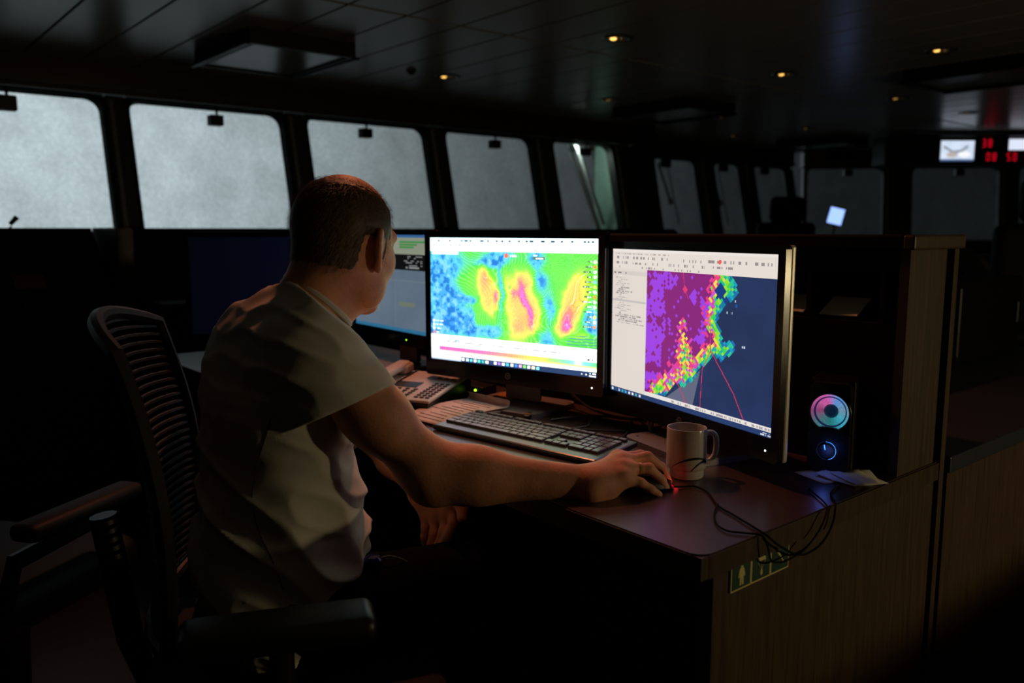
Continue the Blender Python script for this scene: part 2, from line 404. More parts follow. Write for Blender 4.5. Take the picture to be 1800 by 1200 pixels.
# ---- recessed twin downlights, most of them off, a few glimmering
def downlight(x, y, glow, label):
    t = thing('downlight', label, 'downlight', (x, y, CEIL), R(-40), 'recessed downlights in the ceiling')
    MB().lathe([(.052, -.001), (.056, -.007), (.078, -.007), (.082, 0.0)], 24).build('rim', M('downlight_rim', (120, 120, 116), .3, .6), t, True)
    MB().lathe([(.001, .026), (.05, .026), (.054, -.004)], 24).build('reflector', M('downlight_reflector', (46, 44, 40), .25, .8), t, True)
    em = M('downlight_bulb_%d' % int(glow * 10), (220, 200, 160), .3, emis=(255, 196, 96), estr=glow)
    MB().lathe([(.0005, -.010), (.012, -.008), (.018, .002), (.016, .016)], 16, c=(-.022, 0, 0)).build('bulb', em, t, True)
    MB().lathe([(.0005, -.010), (.010, -.008), (.014, .002), (.012, .016)], 16, c=(.028, 0, 0)).build('bulb', M('spare_bulb', (190, 190, 185), .15), t, True)
for x, y, g, lab in ((3.10, 4.335, 1.6, 'small glimmering yellow downlight nearest the front windows'), (3.15, 2.945, 2.6, 'brightest yellow downlight at the top centre of the ceiling'),
                (4.55, 4.31, .12, 'dim downlight above the narrow greenish window'), (4.64, 2.94, 2.0, 'yellow downlight between two dark ceiling boxes'), (4.67, 2.03, 2.0, 'yellow downlight beside the dark box in the upper right corner'),
                (6.10, 2.93, .4, 'faint yellow downlight in the right half of the ceiling'), (5.94, 4.33, .08, 'unlit downlight just beyond the second dark ceiling box'), (7.29, 2.91, .06, 'unlit downlight nearest the bright overhead display'),
                (7.20, 4.30, .06, 'unlit downlight beside the farthest dark ceiling box'), (7.2, 5.10, .06, 'unlit downlight close to the wing windows'), (8.69, 4.32, .06, 'unlit downlight farthest down the room')):
    downlight(x, y, g, lab)
t = thing('smoke_detector', 'small round smoke detector on the ceiling near the windows', 'smoke detector', (2.81, 4.30, CEIL))
MB().lathe([(.001, -.028), (.014, -.027), (.022, -.018), (.03, -.008), (.03, 0)], 20).build('body', M('detector', (60, 60, 58), .5), t, True)

# ---- red-orange night light over the desk, just above the frame
t = thing('night_light', 'red orange night downlight in the ceiling over the desk', 'ceiling light', (1.32, 2.02, CEIL))
MB().lathe([(.052, -.001), (.056, -.007), (.078, -.007), (.082, 0.0)], 24).build('rim', MATS['downlight_rim'], t, True)
MB().lathe([(.001, .02), (.045, .02), (.05, -.003)], 24).build('lens', M('night_lens', (255, 90, 40), .3, emis=(255, 92, 40), estr=3), t, True)
l = bpy.data.lights.new('night_light_lamp', 'SPOT'); l.energy = 36.0; l.color = (1.0, 0.31, 0.15); l.spot_size = R(98); l.spot_blend = .5; l.shadow_soft_size = .04
link('night_light_lamp', l, t, (0, 0, -.02), Vector((.10, -.35, -1.4)).to_track_quat('-Z', 'Y').to_euler())

# ---- unseen table added to shade the desk side low down, with a warm lamp
t = thing('shadow_table', 'unseen wooden table added behind the camera to shade the desk side', 'table', (2.6, -0.95, -.095))
MB().rbox(-1.5, 1.3, -.45, .42, .84, .875, .006).build('table_top', wood_panel, t)
MB().box(-1.45, 1.25, -.40, .36, 0.095, .838).build('cabinet', wood_dark, t)
t = thing('chart_lamp', 'warm lamp with metal shade on the added table behind the camera', 'lamp', (2.50, -1.33, .78))
MB().lathe([(.001, 0), (.075, 0), (.075, .012), (.012, .022)], 24).build('base', dark_metal, t, True)
MB().tube([(0, 0, .02), (0, 0, .24), (0.0, .05, .30), (0, .09, .31)], .007).build('stem', dark_metal, t, True)
MB().lathe([(.028, .315), (.035, .312), (.075, .245), (.078, .245), (.037, .318), (.028, .322)], 24, c=(0, .09, 0), closed=True).build('shade', dark_metal, t, True)
MB().lathe([(.0005, .235), (.02, .242), (.026, .262), (.018, .29), (.0005, .30)], 16, c=(0, .09, 0)).build('bulb', M('warm_bulb', (255, 220, 150), .3, emis=(255, 200, 105), estr=8), t, True)
l = bpy.data.lights.new('chart_lamp_light', 'POINT'); l.energy = 42; l.color = (1.0, 0.79, 0.42); l.shadow_soft_size = .05
link('chart_lamp_light', l, t, (0, .09, .235))
# ================================================================== desk, hutch, consoles
DZ = 0.74
t = thing('desk', 'dark laminate workstation desk with rounded wooden corner', 'desk', (0, 0, 0))
def rounded_poly(pts, rad, n=6):
    out = []
    m = len(pts)
    for i in range(m):
        p0, p1, p2 = Vector(pts[i - 1]), Vector(pts[i]), Vector(pts[(i + 1) % m]); r = rad.get(i, 0)
        if r == 0: out.append(pts[i]); continue
        a = p1 + (p0 - p1).normalized() * r; b = p1 + (p2 - p1).normalized() * r
        for k in range(n + 1):
            s = k / n; q = a * (1 - s) ** 2 + p1 * 2 * s * (1 - s) + b * s * s; out.append((q.x, q.y))
    return out
outline = rounded_poly([(0.905, 0.672), (1.650, 0.672), (1.650, 3.10), (0.905, 3.10)], {0: 0.03})
MB().prism(outline, DZ - .034, DZ, 'z').build('desk_top', desk_top_mat, t)
# wooden edge band along front and side
MB().prism(rounded_poly([(0.902, 0.669), (1.652, 0.669), (1.652, .6715), (0.9045, .6715), (0.9045, 3.10), (0.902, 3.10)], {0: 0.032}), DZ - .036, DZ - .002, 'z').build('edge_band', wood_dark, t)
MB().box(0.94, 1.650, 0.676, 0.700, 0.0, DZ - .034).build('side_panel', wood_panel, t)
MB().box(1.60, 1.648, 0.700, 3.10, 0.0, DZ - .034).build('back_panel', wood_dark, t)
MB().box(0.94, 1.650, 3.075, 3.10, 0.0, DZ - .034).build('side_panel', wood_panel, t)

# hutch behind the screens: open-fronted unit, its top at eye height
t = thing('hutch', 'tall wooden shelf unit with open pigeonholes standing at the back of the desk', 'shelf unit', (0, 0, 0))
HZ = 1.182
MB().box(1.490, 1.640, 0.676, 0.694, DZ, HZ - .027).build('side_panel', wood_panel, t)
MB().box(1.490, 1.640, 2.00, 2.02, DZ, HZ - .027).build('side_panel', wood_panel, t)
MB().box(1.622, 1.640, 0.694, 2.00, DZ, HZ - .027).build('back_panel', black_matte, t)
MB().rbox(1.484, 1.700, 0.689, 2.03, HZ - .026, HZ, .004).build('top_board', black_matte, t)
MB().rbox(1.4835, 1.7005, 0.667, 0.689, HZ - .0265, HZ + .0003, .004).build('end_cap', wood_panel, t)
MB().box(1.674, 1.694, 0.676, 2.02, 0.0, HZ - .027).build('rear_upright', wood_panel, t)
for z in (1.008, 1.115): MB().box(1.492, 1.621, 0.695, 1.999, z, z + .012).build('shelf', black_matte, t)
for y in (0.72, 0.866, 1.25, 1.62): MB().box(1.492, 1.621, y, y + .010, 1.021, 1.114).build('divider', black_matte, t)
MB().box(1.490, 1.496, .694, 2.00, DZ, 1.007).build('lower_front', black_matte, t)
MB().box(1.490, 1.496, .694, 2.00, 1.128, HZ - .027).build('upper_front', black_matte, t)
# letters lying in the pigeonholes
def note(name, lab, x, y, z, rz, tilt, sx=.06, sy=.085, th=.004, cat='paper', group=None):
    o = MB().rbox(-sx / 2, sx / 2, -sy / 2, sy / 2, 0, th, .0008, 1).build(name, paper, None, loc=(x, y, z), rot=(0, tilt, rz)); tag(o, lab, cat, group); return o
note('letter', 'pale letter lying in the pigeonhole right of the data map screen', 1.530, 0.814, 1.0415, 0, R(-30), .062, .078)
note('letter', 'pale letter half hidden behind the edge of the data map screen', 1.530, 0.926, 1.0415, 0, R(-30), .062, .078)

# bench that carries on beyond the hutch
t = thing('side_bench', 'low wooden bench unit with grey top beyond the tall shelf unit', 'bench', (0, 0, 0))
MB().rbox(1.704, 3.60, 0.668, 1.55, DZ - .034, DZ, .003).build('bench_top', M('bench_laminate', (52, 56, 66), .4, var=.1, vscale=40), t)
MB().box(1.712, 3.58, 0.676, 0.70, 0, DZ - .034).build('front_panel', wood_panel, t)
MB().box(3.54, 3.58, 0.70, 1.55, 0, DZ - .034).build('end_panel', wood_dark, t)
t = thing('storage_cabinet', 'black storage cabinet standing at the back of the grey topped bench', 'cabinet', (0, 0, 0))
MB().rbox(1.74, 3.5, 1.16, 1.54, DZ + .001, 1.02, .006).build('body', black_matte, t)
for k in range(3):
    d_ = MB().rbox(1.76 + k * .58, 2.30 + k * .58, 1.148, 1.158, DZ + .02, 1.0, .004, 1).build('door', black_plastic, t)
    MB().rbox(2.24 + k * .58, 2.26 + k * .58, 1.135, 1.147, .85, .93, .003, 1).build('handle', dark_metal, d_)

# safety sign on the desk side: three glow-in-the-dark pictograms
lum = M('luminous_yellow', (232, 218, 140), .6)
grn = M('sign_green', (8, 66, 54), .55)
t = thing('safety_sign', 'strip of three green and yellow safety pictograms on the desk side', 'sign', (1.054, 0.674, 0.690))
def mesh_poly(mb, pts, y0, y1): mb.prism(pts, y0, y1, 'y')
cw = .051
for k in range(3):
    cx = (k - 1) * cw
    pl = MB().box(cx - cw / 2 + .0005, cx + cw / 2 - .0005, -.0012, 0, -.025, .025).build('sign_tile', lum, t)
    MB().box(cx - cw / 2 + .003, cx + cw / 2 - .003, -.0018, -.0013, -.0222, .0248).build('green_field', grn, pl)
    s = MB()
    if k == 0:      # survival suit
        s.prism([(cx + .0035 * math.cos(a), .0135 + .0038 * math.sin(a)) for a in np.linspace(0, 2 * math.pi, 14)[:-1]], -.0024, -.0019, 'y')
        s.prism([(cx - .003, .010), (cx + .003, .010), (cx + .006, .006), (cx + .0085, -.005), (cx + .006, -.0055), (cx + .0045, .0), (cx + .005, -.018), (cx + .001, -.018), (cx, -.006), (cx - .001, -.018), (cx - .005, -.018), (cx - .0045, 0), (cx - .006, -.0055), (cx - .0085, -.005), (cx - .006, .006)], -.0024, -.0019, 'y')
    if k == 1:      # parachute flare
        s.prism([(cx + .0105 * math.cos(a), .006 + .0105 * math.sin(a)) for a in np.linspace(0, math.pi, 14)], -.0024, -.0019, 'y')
        s.tube([(cx - .010, -.002, .006), (cx, -.002, -.008)], .0006, 5); s.tube([(cx + .010, -.002, .006), (cx, -.002, -.008)], .0006, 5); s.tube([(cx, -.002, .006), (cx, -.002, -.008)], .0005, 5)
        s.prism([(cx - .002, -.008), (cx + .002, -.008), (cx + .003, -.014), (cx, -.018), (cx - .003, -.014)], -.0024, -.0019, 'y')
    if k == 2:      # rocket flare
        a = R(-52); ca, sa = math.cos(a), math.sin(a)
        P = [(-.017, -.001), (-.015, .0025), (-.004, .0025), (-.003, .0012), (.017, .0012), (.017, -.0012), (-.003, -.0012), (-.004, -.0025), (-.015, -.0025)]
        s.prism([(cx + x * ca - y * sa, x * sa + y * ca) for x, y in P], -.0024, -.0019, 'y')
    s.build('pictogram', lum, pl)

# ================================================================== monitors
S2 = None
def grid_screen(name, w, h, nx, ny, rgb, strength, parent):
    """LCD picture: one small face per picture element, colour from the 'pixels' attribute; rgb is ny x nx x 3, top row first, sRGB 0..255"""
    xs = np.linspace(-w / 2, w / 2, nx + 1); zs = np.linspace(h / 2, -h / 2, ny + 1)
    X, Z = np.meshgrid(xs, zs); V = np.stack([X.ravel(), np.zeros(X.size), Z.ravel()], 1)
    i = np.arange(ny)[:, None] * (nx + 1) + np.arange(nx)[None, :]
    F = np.stack([i, i + nx + 1, i + nx + 2, i + 1], -1).reshape(-1, 4)
    me = npmesh(name, V, F, M_screen(name + '_emission', strength), False)
    c = np.clip(rgb.reshape(-1, 3), 0, 255) / 255.0
    lin = np.where(c <= .04045, c / 12.92, ((c + .055) / 1.055) ** 2.4)
    col = np.concatenate([lin, np.ones((len(lin), 1))], 1).astype(np.float32)
    at_ = me.attributes.new('pixels', 'FLOAT_COLOR', 'FACE'); at_.data.foreach_set('color', col.ravel())
    return link(name, me, parent, (0, -.0015, 0))

def text_mesh(name, body, size, depth, mat, parent, loc, rot):
    cu = bpy.data.curves.new(name, 'FONT'); cu.body = body; cu.size = size; cu.extrude = depth; cu.align_x = 'CENTER'; cu.align_y = 'CENTER'; cu.resolution_u = 2
    tmp = bpy.data.objects.new('tmp', cu); COL.objects.link(tmp)
    dg = bpy.context.evaluated_depsgraph_get(); me = bpy.data.meshes.new_from_object(tmp.evaluated_get(dg)); bpy.data.objects.remove(tmp)
    me.materials.append(mat) if not me.materials else None
    me.materials.clear(); me.materials.append(mat)
    return link(name, me, parent, loc, rot)

bezel_black = M('glossy_bezel', (9, 9, 10), .22)
logo_grey = M('logo_grey', (150, 150, 155), .4, .3)
stand_grey = M('stand_grey', (150, 138, 138), .35, .35)
led_white = M('white_led', (255, 255, 255), .3, emis=(255, 255, 250), estr=4)
led_green = M('green_led', (180, 255, 60), .3, emis=(170, 255, 40), estr=3.5)
def monitor(label, c, rz, w, h, rgb, strength, led=led_white, logo=True, tilt=0.0, side=None, top=.017, bot=.044, stand=True, base_w=.24, led_x=None):
    t = thing('monitor', label, 'monitor', (c[0], c[1], 0), rz, 'desk monitors')
    piv = c[2]
    sd = .018
    fr = MB().ring(rrect(-w / 2 - sd, w / 2 + sd, -h / 2 - bot, h / 2 + top, .008, 3), rrect(-w / 2, w / 2, -h / 2, h / 2, .0008, 3), -.004, .009, 'y').build('bezel', bezel_black, t, loc=(0, 0, piv), rot=(tilt, 0, 0))
    MB().rbox(-w / 2 - sd + .0005, w / 2 + sd - .0005, .009, .0215, -h / 2 - bot + .001, h / 2 + top - .001, .004).build('rear_shell', side or black_plastic, t, loc=(0, 0, piv), rot=(tilt, 0, 0))
    MB().rbox(-w / 2 + .05, w / 2 - .05, .0215, .066, -h / 2 + .02, h / 2 - .05, .012).build('rear_cover', black_plastic, t, loc=(0, 0, piv), rot=(tilt, 0, 0))
    ny, nx = rgb.shape[:2]
    sc = grid_screen('screen', w, h, nx, ny, rgb, strength, fr)
    lx = led_x if led_x is not None else w / 2 - .012
    MB().lathe([(.0003, -.0052), (.0016, -.005), (.0020, -.0042)], 10, c=(lx, 0, -h / 2 - bot * .55), axis='y').build('power_led', led, fr)
    if logo:
        MB().lathe([(.0070, -.0041), (.0070, -.0047), (.0083, -.0047), (.0083, -.0041)], 24, c=(0, 0, -h / 2 - bot * .5), axis='y', closed=True).build('logo_ring', logo_grey, fr)
        text_mesh('logo_letters', 'hp', .011, .0002, logo_grey, fr, (0, -.0044, -h / 2 - bot * .48), (R(90), 0, 0))
    if stand:
        MB().rbox(-.045, .045, .066, .086, DZ + .012, piv + .05, .006).build('stand_neck', black_plastic, t)
        MB().rbox(-.055, .055, .060, .064, DZ + .014, piv - h / 2 - bot + .03, .002).build('neck_cover', stand_grey, t)
        MB().prism(rrect(-base_w / 2, base_w / 2, -.065, .14, .03), DZ, DZ + .012, 'z').build('stand_base', stand_grey, t)
        for s in (-1, 1): MB().lathe([(.0004, DZ + .0135), (.003, DZ + .0132), (.0035, DZ + .0122)], 10, c=(s * base_w * .40, -.04, 0)).build('screw', steel, t)
    return t, fr

# ---------- picture content
def fbm(X, Y, scale, seed, oct=4):
    r = np.random.default_rng(seed); out = np.zeros_like(X); amp = 1.0; tot = 0
    for o in range(oct):
        g = r.random((64, 64)); x = X * scale * 2 ** o; y = Y * scale * 2 ** o
        xi = np.floor(x).astype(int); yi = np.floor(y).astype(int); fx = x - xi; fy = y - yi; fx = fx * fx * (3 - 2 * fx); fy = fy * fy * (3 - 2 * fy)
        a = g[yi % 64, xi % 64]; b = g[yi % 64, (xi + 1) % 64]; c = g[(yi + 1) % 64, xi % 64]; d = g[(yi + 1) % 64, (xi + 1) % 64]
        out += amp * ((a * (1 - fx) + b * fx) * (1 - fy) + (c * (1 - fx) + d * fx) * fy); tot += amp; amp *= .55
    return out / tot
def ramp(s, stops):
    xs = [p for p, _ in stops]; return np.stack([np.interp(s, xs, [c[i] for _, c in stops]) for i in range(3)], -1)
def blob(U, V, u, v, ru, rv, ang=0, p=1.0):
    a = R(ang); du = (U - u); dv = (V - v); x = du * math.cos(a) + dv * math.sin(a); y = -du * math.sin(a) + dv * math.cos(a)
    return np.exp(-((x / ru) ** 2 + (y / rv) ** 2) ** p)
def seg_dist(U, V, pts, asp=1.6):
    D = np.full_like(U, 9.0)
    for (a, b), (c, d) in zip(pts[:-1], pts[1:]):
        ax, ay, bx, by = a * asp, b, c * asp, d; px, py = U * asp, V
        tt = np.clip(((px - ax) * (bx - ax) + (py - ay) * (by - ay)) / ((bx - ax) ** 2 + (by - ay) ** 2 + 1e-9), 0, 1)
        D = np.minimum(D, np.hypot(px - ax - tt * (bx - ax), py - ay - tt * (by - ay)))
    return D
def texty(img, U, V, u0, u1, v, hgt, colr, seed, dens=.6, cell=.006):
    r = np.random.default_rng(seed); k = ((U - u0) / cell).astype(int); on = r.random(4000)[np.clip(k, 0, 3999)] < dens
    m = (U > u0) & (U < u1) & (np.abs(V - v) < hgt / 2) & on; img[m] = colr

def wind_map(nx=360, ny=225):
    U, V = np.meshgrid((np.arange(nx) + .5) / nx, (np.arange(ny) + .5) / ny)
    wx = (fbm(U * 1.6, V, 9, 11) - .5) * .085; wy = (fbm(U * 1.6, V, 9, 12) - .5) * .11
    u, v = U + wx * .6, V + wy * .6
    s = .415 + .06 * (fbm(U * 1.6, V, 3, 3) - .5)
    for a in ((.08, .20, .14, .13), (.06, .40, .13, .16), (.12, .60, .14, .17), (.17, .70, .10, .10), (.04, .72, .08, .1), (.43, .14, .10, .055), (.38, .20, .10, .04), (.27, .70, .03, .14), (.435, .57, .030, .12), (.455, .38, .022, .17),
              (.685, .33, .05, .10), (.66, .16, .06, .06), (.715, .74, .08, .075), (.735, .53, .045, .12), (.955, .58, .05, .08), (.985, .64, .04, .06), (.37, .73, .11, .05), (.24, .48, .09, .03)):
        s -= .22 * blob(u, v, *a, 0, 1.3)
    for a in ((.28, .34, .06, .10), (.31, .55, .05, .14), (.20, .36, .035, .05)): s += .05 * blob(u, v, *a)
    s += .26 * blob(u, v, .385, .45, .055, .21, -14, 1.8) + .12 * blob(u, v, .355, .30, .025, .09) + .28 * blob(u, v, .425, .46, .016, .085, 0, 1.3)
    s += .27 * blob(u, v, .595, .52, .125, .26, -10, 2.0) + .16 * blob(u, v, .545, .71, .06, .10, 20) + .12 * blob(u, v, .60, .31, .035, .07) + .32 * blob(u, v, .605, .49, .020, .20, -12, 1.3) + .20 * blob(u, v, .54, .43, .03, .045)
    s += .25 * blob(u, v, .875, .44, .070, .22, 10, 2.0) + .26 * blob(u, v, .825, .62, .045, .11, 12, 1.4) + .28 * blob(u, v, .835, .66, .022, .055, 10, 1.3)
    s += .12 * blob(u, v, .92, .70, .05, .03) - .18 * blob(u, v, .515, .385, .012, .022)
    col = ramp(s, [(-.1, (44, 116, 196)), (.14, (66, 150, 206)), (.25, (78, 176, 202)), (.33, (72, 188, 136)), (.39, (72, 190, 62)), (.48, (104, 196, 54)), (.56, (176, 200, 66)), (.63, (222, 198, 84)), (.73, (222, 162, 88)), (.84, (214, 104, 124)), (.95, (206, 84, 166)), (1.15, (214, 150, 220))])
    blue = np.clip((.30 - s) / .12, 0, 1)[..., None]
    mott = fbm(U * 1.6, V, 26, 21, 3)[..., None]
    col = col * (1 - blue) + blue * np.where(mott > .60, col * .5 + .5 * np.array((150, 206, 224)), np.where(mott < .42, np.array((34, 104, 176)), col))
    # flow lines
    psi = U * 9 + 1.6 * s + .9 * np.sin(V * 5 + U * 7) + 2.2 * fbm(U * 1.6, V, 2.5, 33, 2) + V * (4 * (U > .5) - 2)
    fl = np.abs((psi * 6) % 1 - .5) < .10
    col = np.where((fl & (s > .30))[..., None], col * .66 + 235 * .34, col)
    col = np.where(((np.abs((psi * 14) % 1 - .5) < .12) & (s > .6))[..., None], col * .86, col)
    col = np.where(((np.abs((V * 46 + 20 * (U - .87) ** 2) % 1 - .5) < .2) & (blob(U, V, .93, .76, .10, .06) > .4))[..., None], np.array((66, 150, 120)), col)
    col = col * .90
    W = np.array((255, 255, 255))
    img = col
    img[V < .105] = (238, 244, 248); img[V < .036] = (200, 226, 240)
    texty(img, U, V, .03, .98, .024, .010, (50, 70, 84), 1, .30, .011); texty(img, U, V, .02, .30, .056, .008, (100, 108, 116), 2, .45); texty(img, U, V, .03, .95, .090, .010, (70, 76, 84), 3, .10)
    img[(U > .012) & (U < .185) & (V > .108) & (V < .135)] = W
    m = (np.hypot((U - .488) * 1.6, V - .135) < .018); img[m] = (236, 90, 60); texty(img, U, V, .505, .55, .135, .016, (255, 255, 255), 4, .8)
    img[(U > .645) & (U < .71) & (np.abs(V - .150) < .011)] = (70, 96, 84); texty(img, U, V, .65, .705, .150, .010, (240, 245, 240), 5, .6); texty(img, U, V, .648, .67, .128, .010, (230, 245, 240), 6, .8)
    for k in range(14):     # side menu: labels and round buttons
        vv = .165 + k * .036; w = .022 + .03 * ((k * 37 % 11) / 11)
        img[(U > .975 - w - .008) & (U < .968) & (np.abs(V - vv) < .006)] = (66, 110, 60); texty(img, U, V, .975 - w, .966, vv, .007, (230, 240, 225), 40 + k, .7, .004)
        img[np.hypot((U - .983) * 1.6, V - vv) < .0125] = [(255, 255, 255), (230, 120, 60), (250, 250, 255), (240, 250, 240), (120, 160, 240), (250, 190, 90)][k % 6]
    for k in range(4): img[np.hypot((U - .02) * 1.6, V - (.68 + k * .032)) < .011] = [(255, 240, 240), (240, 250, 255), (255, 255, 255), (240, 100, 80)][k]; texty(img, U, V, .035, .09 - .012 * k, .68 + k * .032, .010, (220, 240, 250), 70 + k, .6)
    bot = V > .79; img[bot] = (238, 238, 232)
    texty(img, U, V, .06, .80, .845, .006, (120, 130, 130), 8, .45, .008); texty(img, U, V, .11, .20, .83, .02, (130, 160, 166), 9, .5)
    bar = (np.abs(V - .905) < .016) & (U > .055); barc = ramp(U, [(0, (238, 130, 150)), (.06, (230, 84, 150)), (.35, (240, 100, 150)), (.52, (250, 140, 100)), (.66, (250, 190, 80)), (.74, (150, 205, 90)), (.84, (110, 200, 160)), (.87, (120, 205, 190)), (.9, (240, 250, 245)), (.93, (110, 210, 200)), (1, (90, 200, 110))])
    img[bar] = barc[bar]; b2 = (np.abs(V - .926) < .006) & (U > .055); img[b2] = ramp(U, [(0, (246, 190, 190)), (.5, (250, 200, 150)), (.7, (250, 220, 110)), (.85, (180, 220, 110)), (1, (170, 220, 120))])[b2]
    tick = bar & ((U * 150 % 1) < .18); img[tick] = img[tick] * .82
    for a, b in ((.07, .09), (.25, .275)): texty(img, U, V, a, b, .944, .009, (190, 90, 80), 12, .8)
    texty(img, U, V, .93, .99, .872, .012, (60, 66, 66), 13, .35)
    tb = (V > .962) & ((U > .2)); img[tb] = (30, 48, 78); img[(V > .985) & (U < .2)] = (150, 165, 180)
    ic = [(240, 245, 250), (200, 230, 250), (90, 190, 190), (230, 240, 250), (90, 210, 180), (60, 160, 160), (245, 235, 210), (40, 60, 100), (240, 245, 250), (150, 110, 200), (250, 240, 245), (70, 170, 200), (240, 245, 210), (60, 120, 210), (220, 150, 190), (120, 210, 90), (230, 245, 250), (240, 220, 170), (120, 210, 230)]
    for k, c in enumerate(ic): img[(np.abs(U - (.215 + k * .0255)) < .0085) & (np.abs(V - .980) < .011)] = c
    texty(img, U, V, .91, .955, .982, .010, (230, 235, 240), 14, .6); texty(img, U, V, .962, .995, .974, .008, (240, 245, 250), 15, .8); texty(img, U, V, .958, .998, .990, .008, (240, 245, 250), 16, .8)
    return img

def data_map(nx=360, ny=228):
    U, V = np.meshgrid((np.arange(nx) + .5) / nx, (np.arange(ny) + .5) / ny)
    img = np.zeros((ny, nx, 3)) + np.array((34, 52, 92))
    n = fbm(U * 1.6, V, 5, 5)[..., None]; img = img * (.85 + .3 * n)
    coast = [(.757, .10), (.767, .133), (.813, .218), (.78, .27), (.727, .321), (.707, .378), (.695, .413), (.724, .461), (.735, .513), (.80, .509), (.805, .529), (.777, .584), (.728, .635), (.686, .612), (.645, .662), (.602, .719), (.581, .776), (.513, .843), (.466, .834), (.407, .93), (.357, .945)]
    poly = coast + [(.2, .945), (.2, .10)]
    # the data sits on a mesh turned by 45 degrees
    c = .0262
    A = np.floor((U * 1.6 + V) / c); B = np.floor((U * 1.6 - V) / c)
    uc = ((A + .5) * c + (B + .5) * c) / 2 / 1.6; vc = ((A + .5) * c - (B + .5) * c) / 2
    inside = np.zeros(U.shape, bool)
    for (x0, y0), (x1, y1) in zip(poly, poly[1:] + poly[:1]):
        cond = ((y0 > vc) != (y1 > vc)); inside ^= cond & (uc < (x1 - x0) * (vc - y0) / (y1 - y0 + 1e-12) + x0)
    D = seg_dist(uc, vc, coast)
    r1 = np.random.default_rng(3).random((600, 600)); ca = (A.astype(int) + 250) % 600; cb = (B.astype(int) + 300) % 600
    h = r1[ca, cb]; h2 = np.random.default_rng(4).random((600, 600))[ca, cb]
    lo = fbm(uc * 1.6, vc, 9, 17, 3)
    land = np.zeros_like(img) + np.array((136, 36, 122))
    vio = np.array((158, 66, 228)); pur = np.array((136, 36, 122))
    pv = .05 + .9 * blob(uc, vc, .27, .45, .11, .42, 0, 1.5) * (lo > .40) + .5 * blob(uc, vc, .43, .19, .09, .07) + .45 * blob(uc, vc, .55, .28, .05, .07) + .35 * blob(uc, vc, .60, .50, .06, .12) + .5 * blob(uc, vc, .64, .36, .04, .12) + .35 * blob(uc, vc, .31, .82, .06, .10)
    lo2 = fbm(uc * 1.6, vc, 13, 19, 2)
    land[((pv * (.45 + 1.1 * lo2)) > .42) & (h < .90) | ((h < .05))] = vio
    hot = np.array([(232, 62, 128), (236, 220, 70), (236, 120, 110), (120, 220, 60), (232, 62, 128), (240, 226, 90), (200, 84, 220)], float)
    cool = np.array([(120, 220, 60), (70, 210, 80), (20, 180, 170), (236, 220, 70), (40, 200, 120), (150, 226, 60)], float)
    edge = np.array([(20, 160, 190), (30, 110, 180), (40, 200, 150), (10, 130, 160)], float)
    k = (h2 * 6.99).astype(int)
    hotc = hot[k]; coolc = cool[np.minimum(k, 5)]; edgec = edge[np.minimum((h2 * 4).astype(int), 3)]
    w = .6 + .9 * lo
    thick = 1.0 + 1.0 * blob(uc, vc, .72, .22, .09, .13) + .9 * blob(uc, vc, .76, .56, .06, .08) + .5 * blob(uc, vc, .45, .85, .12, .10) - .25 * blob(uc, vc, .69, .47, .06, .08)
    m = inside & (D < .115 * w * thick) & (h < .35); land[m] = np.array((232, 62, 140))
    m = inside & (D < .080 * w * thick); land[m] = hotc[m]
    m = inside & (D < .050 * w * thick); land[m] = coolc[m]
    m = inside & (D < .018 * thick); land[m] = edgec[m]
    patch = blob(uc, vc, .497, .46, .030, .045) + blob(uc, vc, .505, .57, .045, .055) + blob(uc, vc, .52, .69, .07, .10) + blob(uc, vc, .42, .84, .06, .07)
    m = (patch + .5 * (h - .5)) > .62; land[m] = hotc[m]
    m = ((patch + .5 * (h - .5)) > .95) & (vc > .6); land[m] = coolc[m]
    m = ((patch + .5 * (h - .5)) > .40) & (patch + .5 * (h - .5) <= .62) & (h2 < .5); land[m] = np.array((214, 70, 190))
    m = blob(uc, vc, .505, .235, .012, .03) > .4; land[m] = np.array((232, 62, 128))
    lake = (blob(uc, vc, .712, .228, .030, .05) > .45) | (blob(uc, vc, .75, .285, .018, .04) > .5); land[lake] = np.array((16, 60, 130))
    img[inside] = land[inside]
    # bare land below the data
    g = np.zeros(U.shape, bool); gp = [(.613, .715), (.572, .95), (.395, .95), (.513, .83)]
    for (x0, y0), (x1, y1) in zip(gp, gp[1:] + gp[:1]):
        cond = ((y0 > V) != (y1 > V)); g ^= cond & (U < (x1 - x0) * (V - y0) / (y1 - y0 + 1e-12) + x0)
    img[g & ~inside] = (98, 104, 128)
    for pts in ([(.661, .42), (.67, .583), (.624, .707), (.617, .945)], [(.672, .59), (.686, .612), (.802, .809), (.858, .945)], [(.472, .82), (.532, .945)], [(.492, .12), (.505, .233), (.528, .286)]):
        img[seg_dist(U, V, pts) < .0032] = (206, 52, 92)
    for (a, b, w) in ((.75, .345, .03), (.835, .53, .02), (.79, .275, .01)): texty(img, U, V, a, a + w, b, .012, (200, 210, 225), int(a * 100), .45, .003)
    img[np.hypot((U - .80) * 1.6, V - .30) < .01] = (30, 80, 170)
    P = np.array((226, 216, 208))
    left = (U < .255); img[left] = P; img[V < .133] = P + 4
    img[(V < .016)] = (236, 228, 222)
    texty(img, U, V, .01, .40, .030, .007, (178, 168, 164), 21, .5, .005)
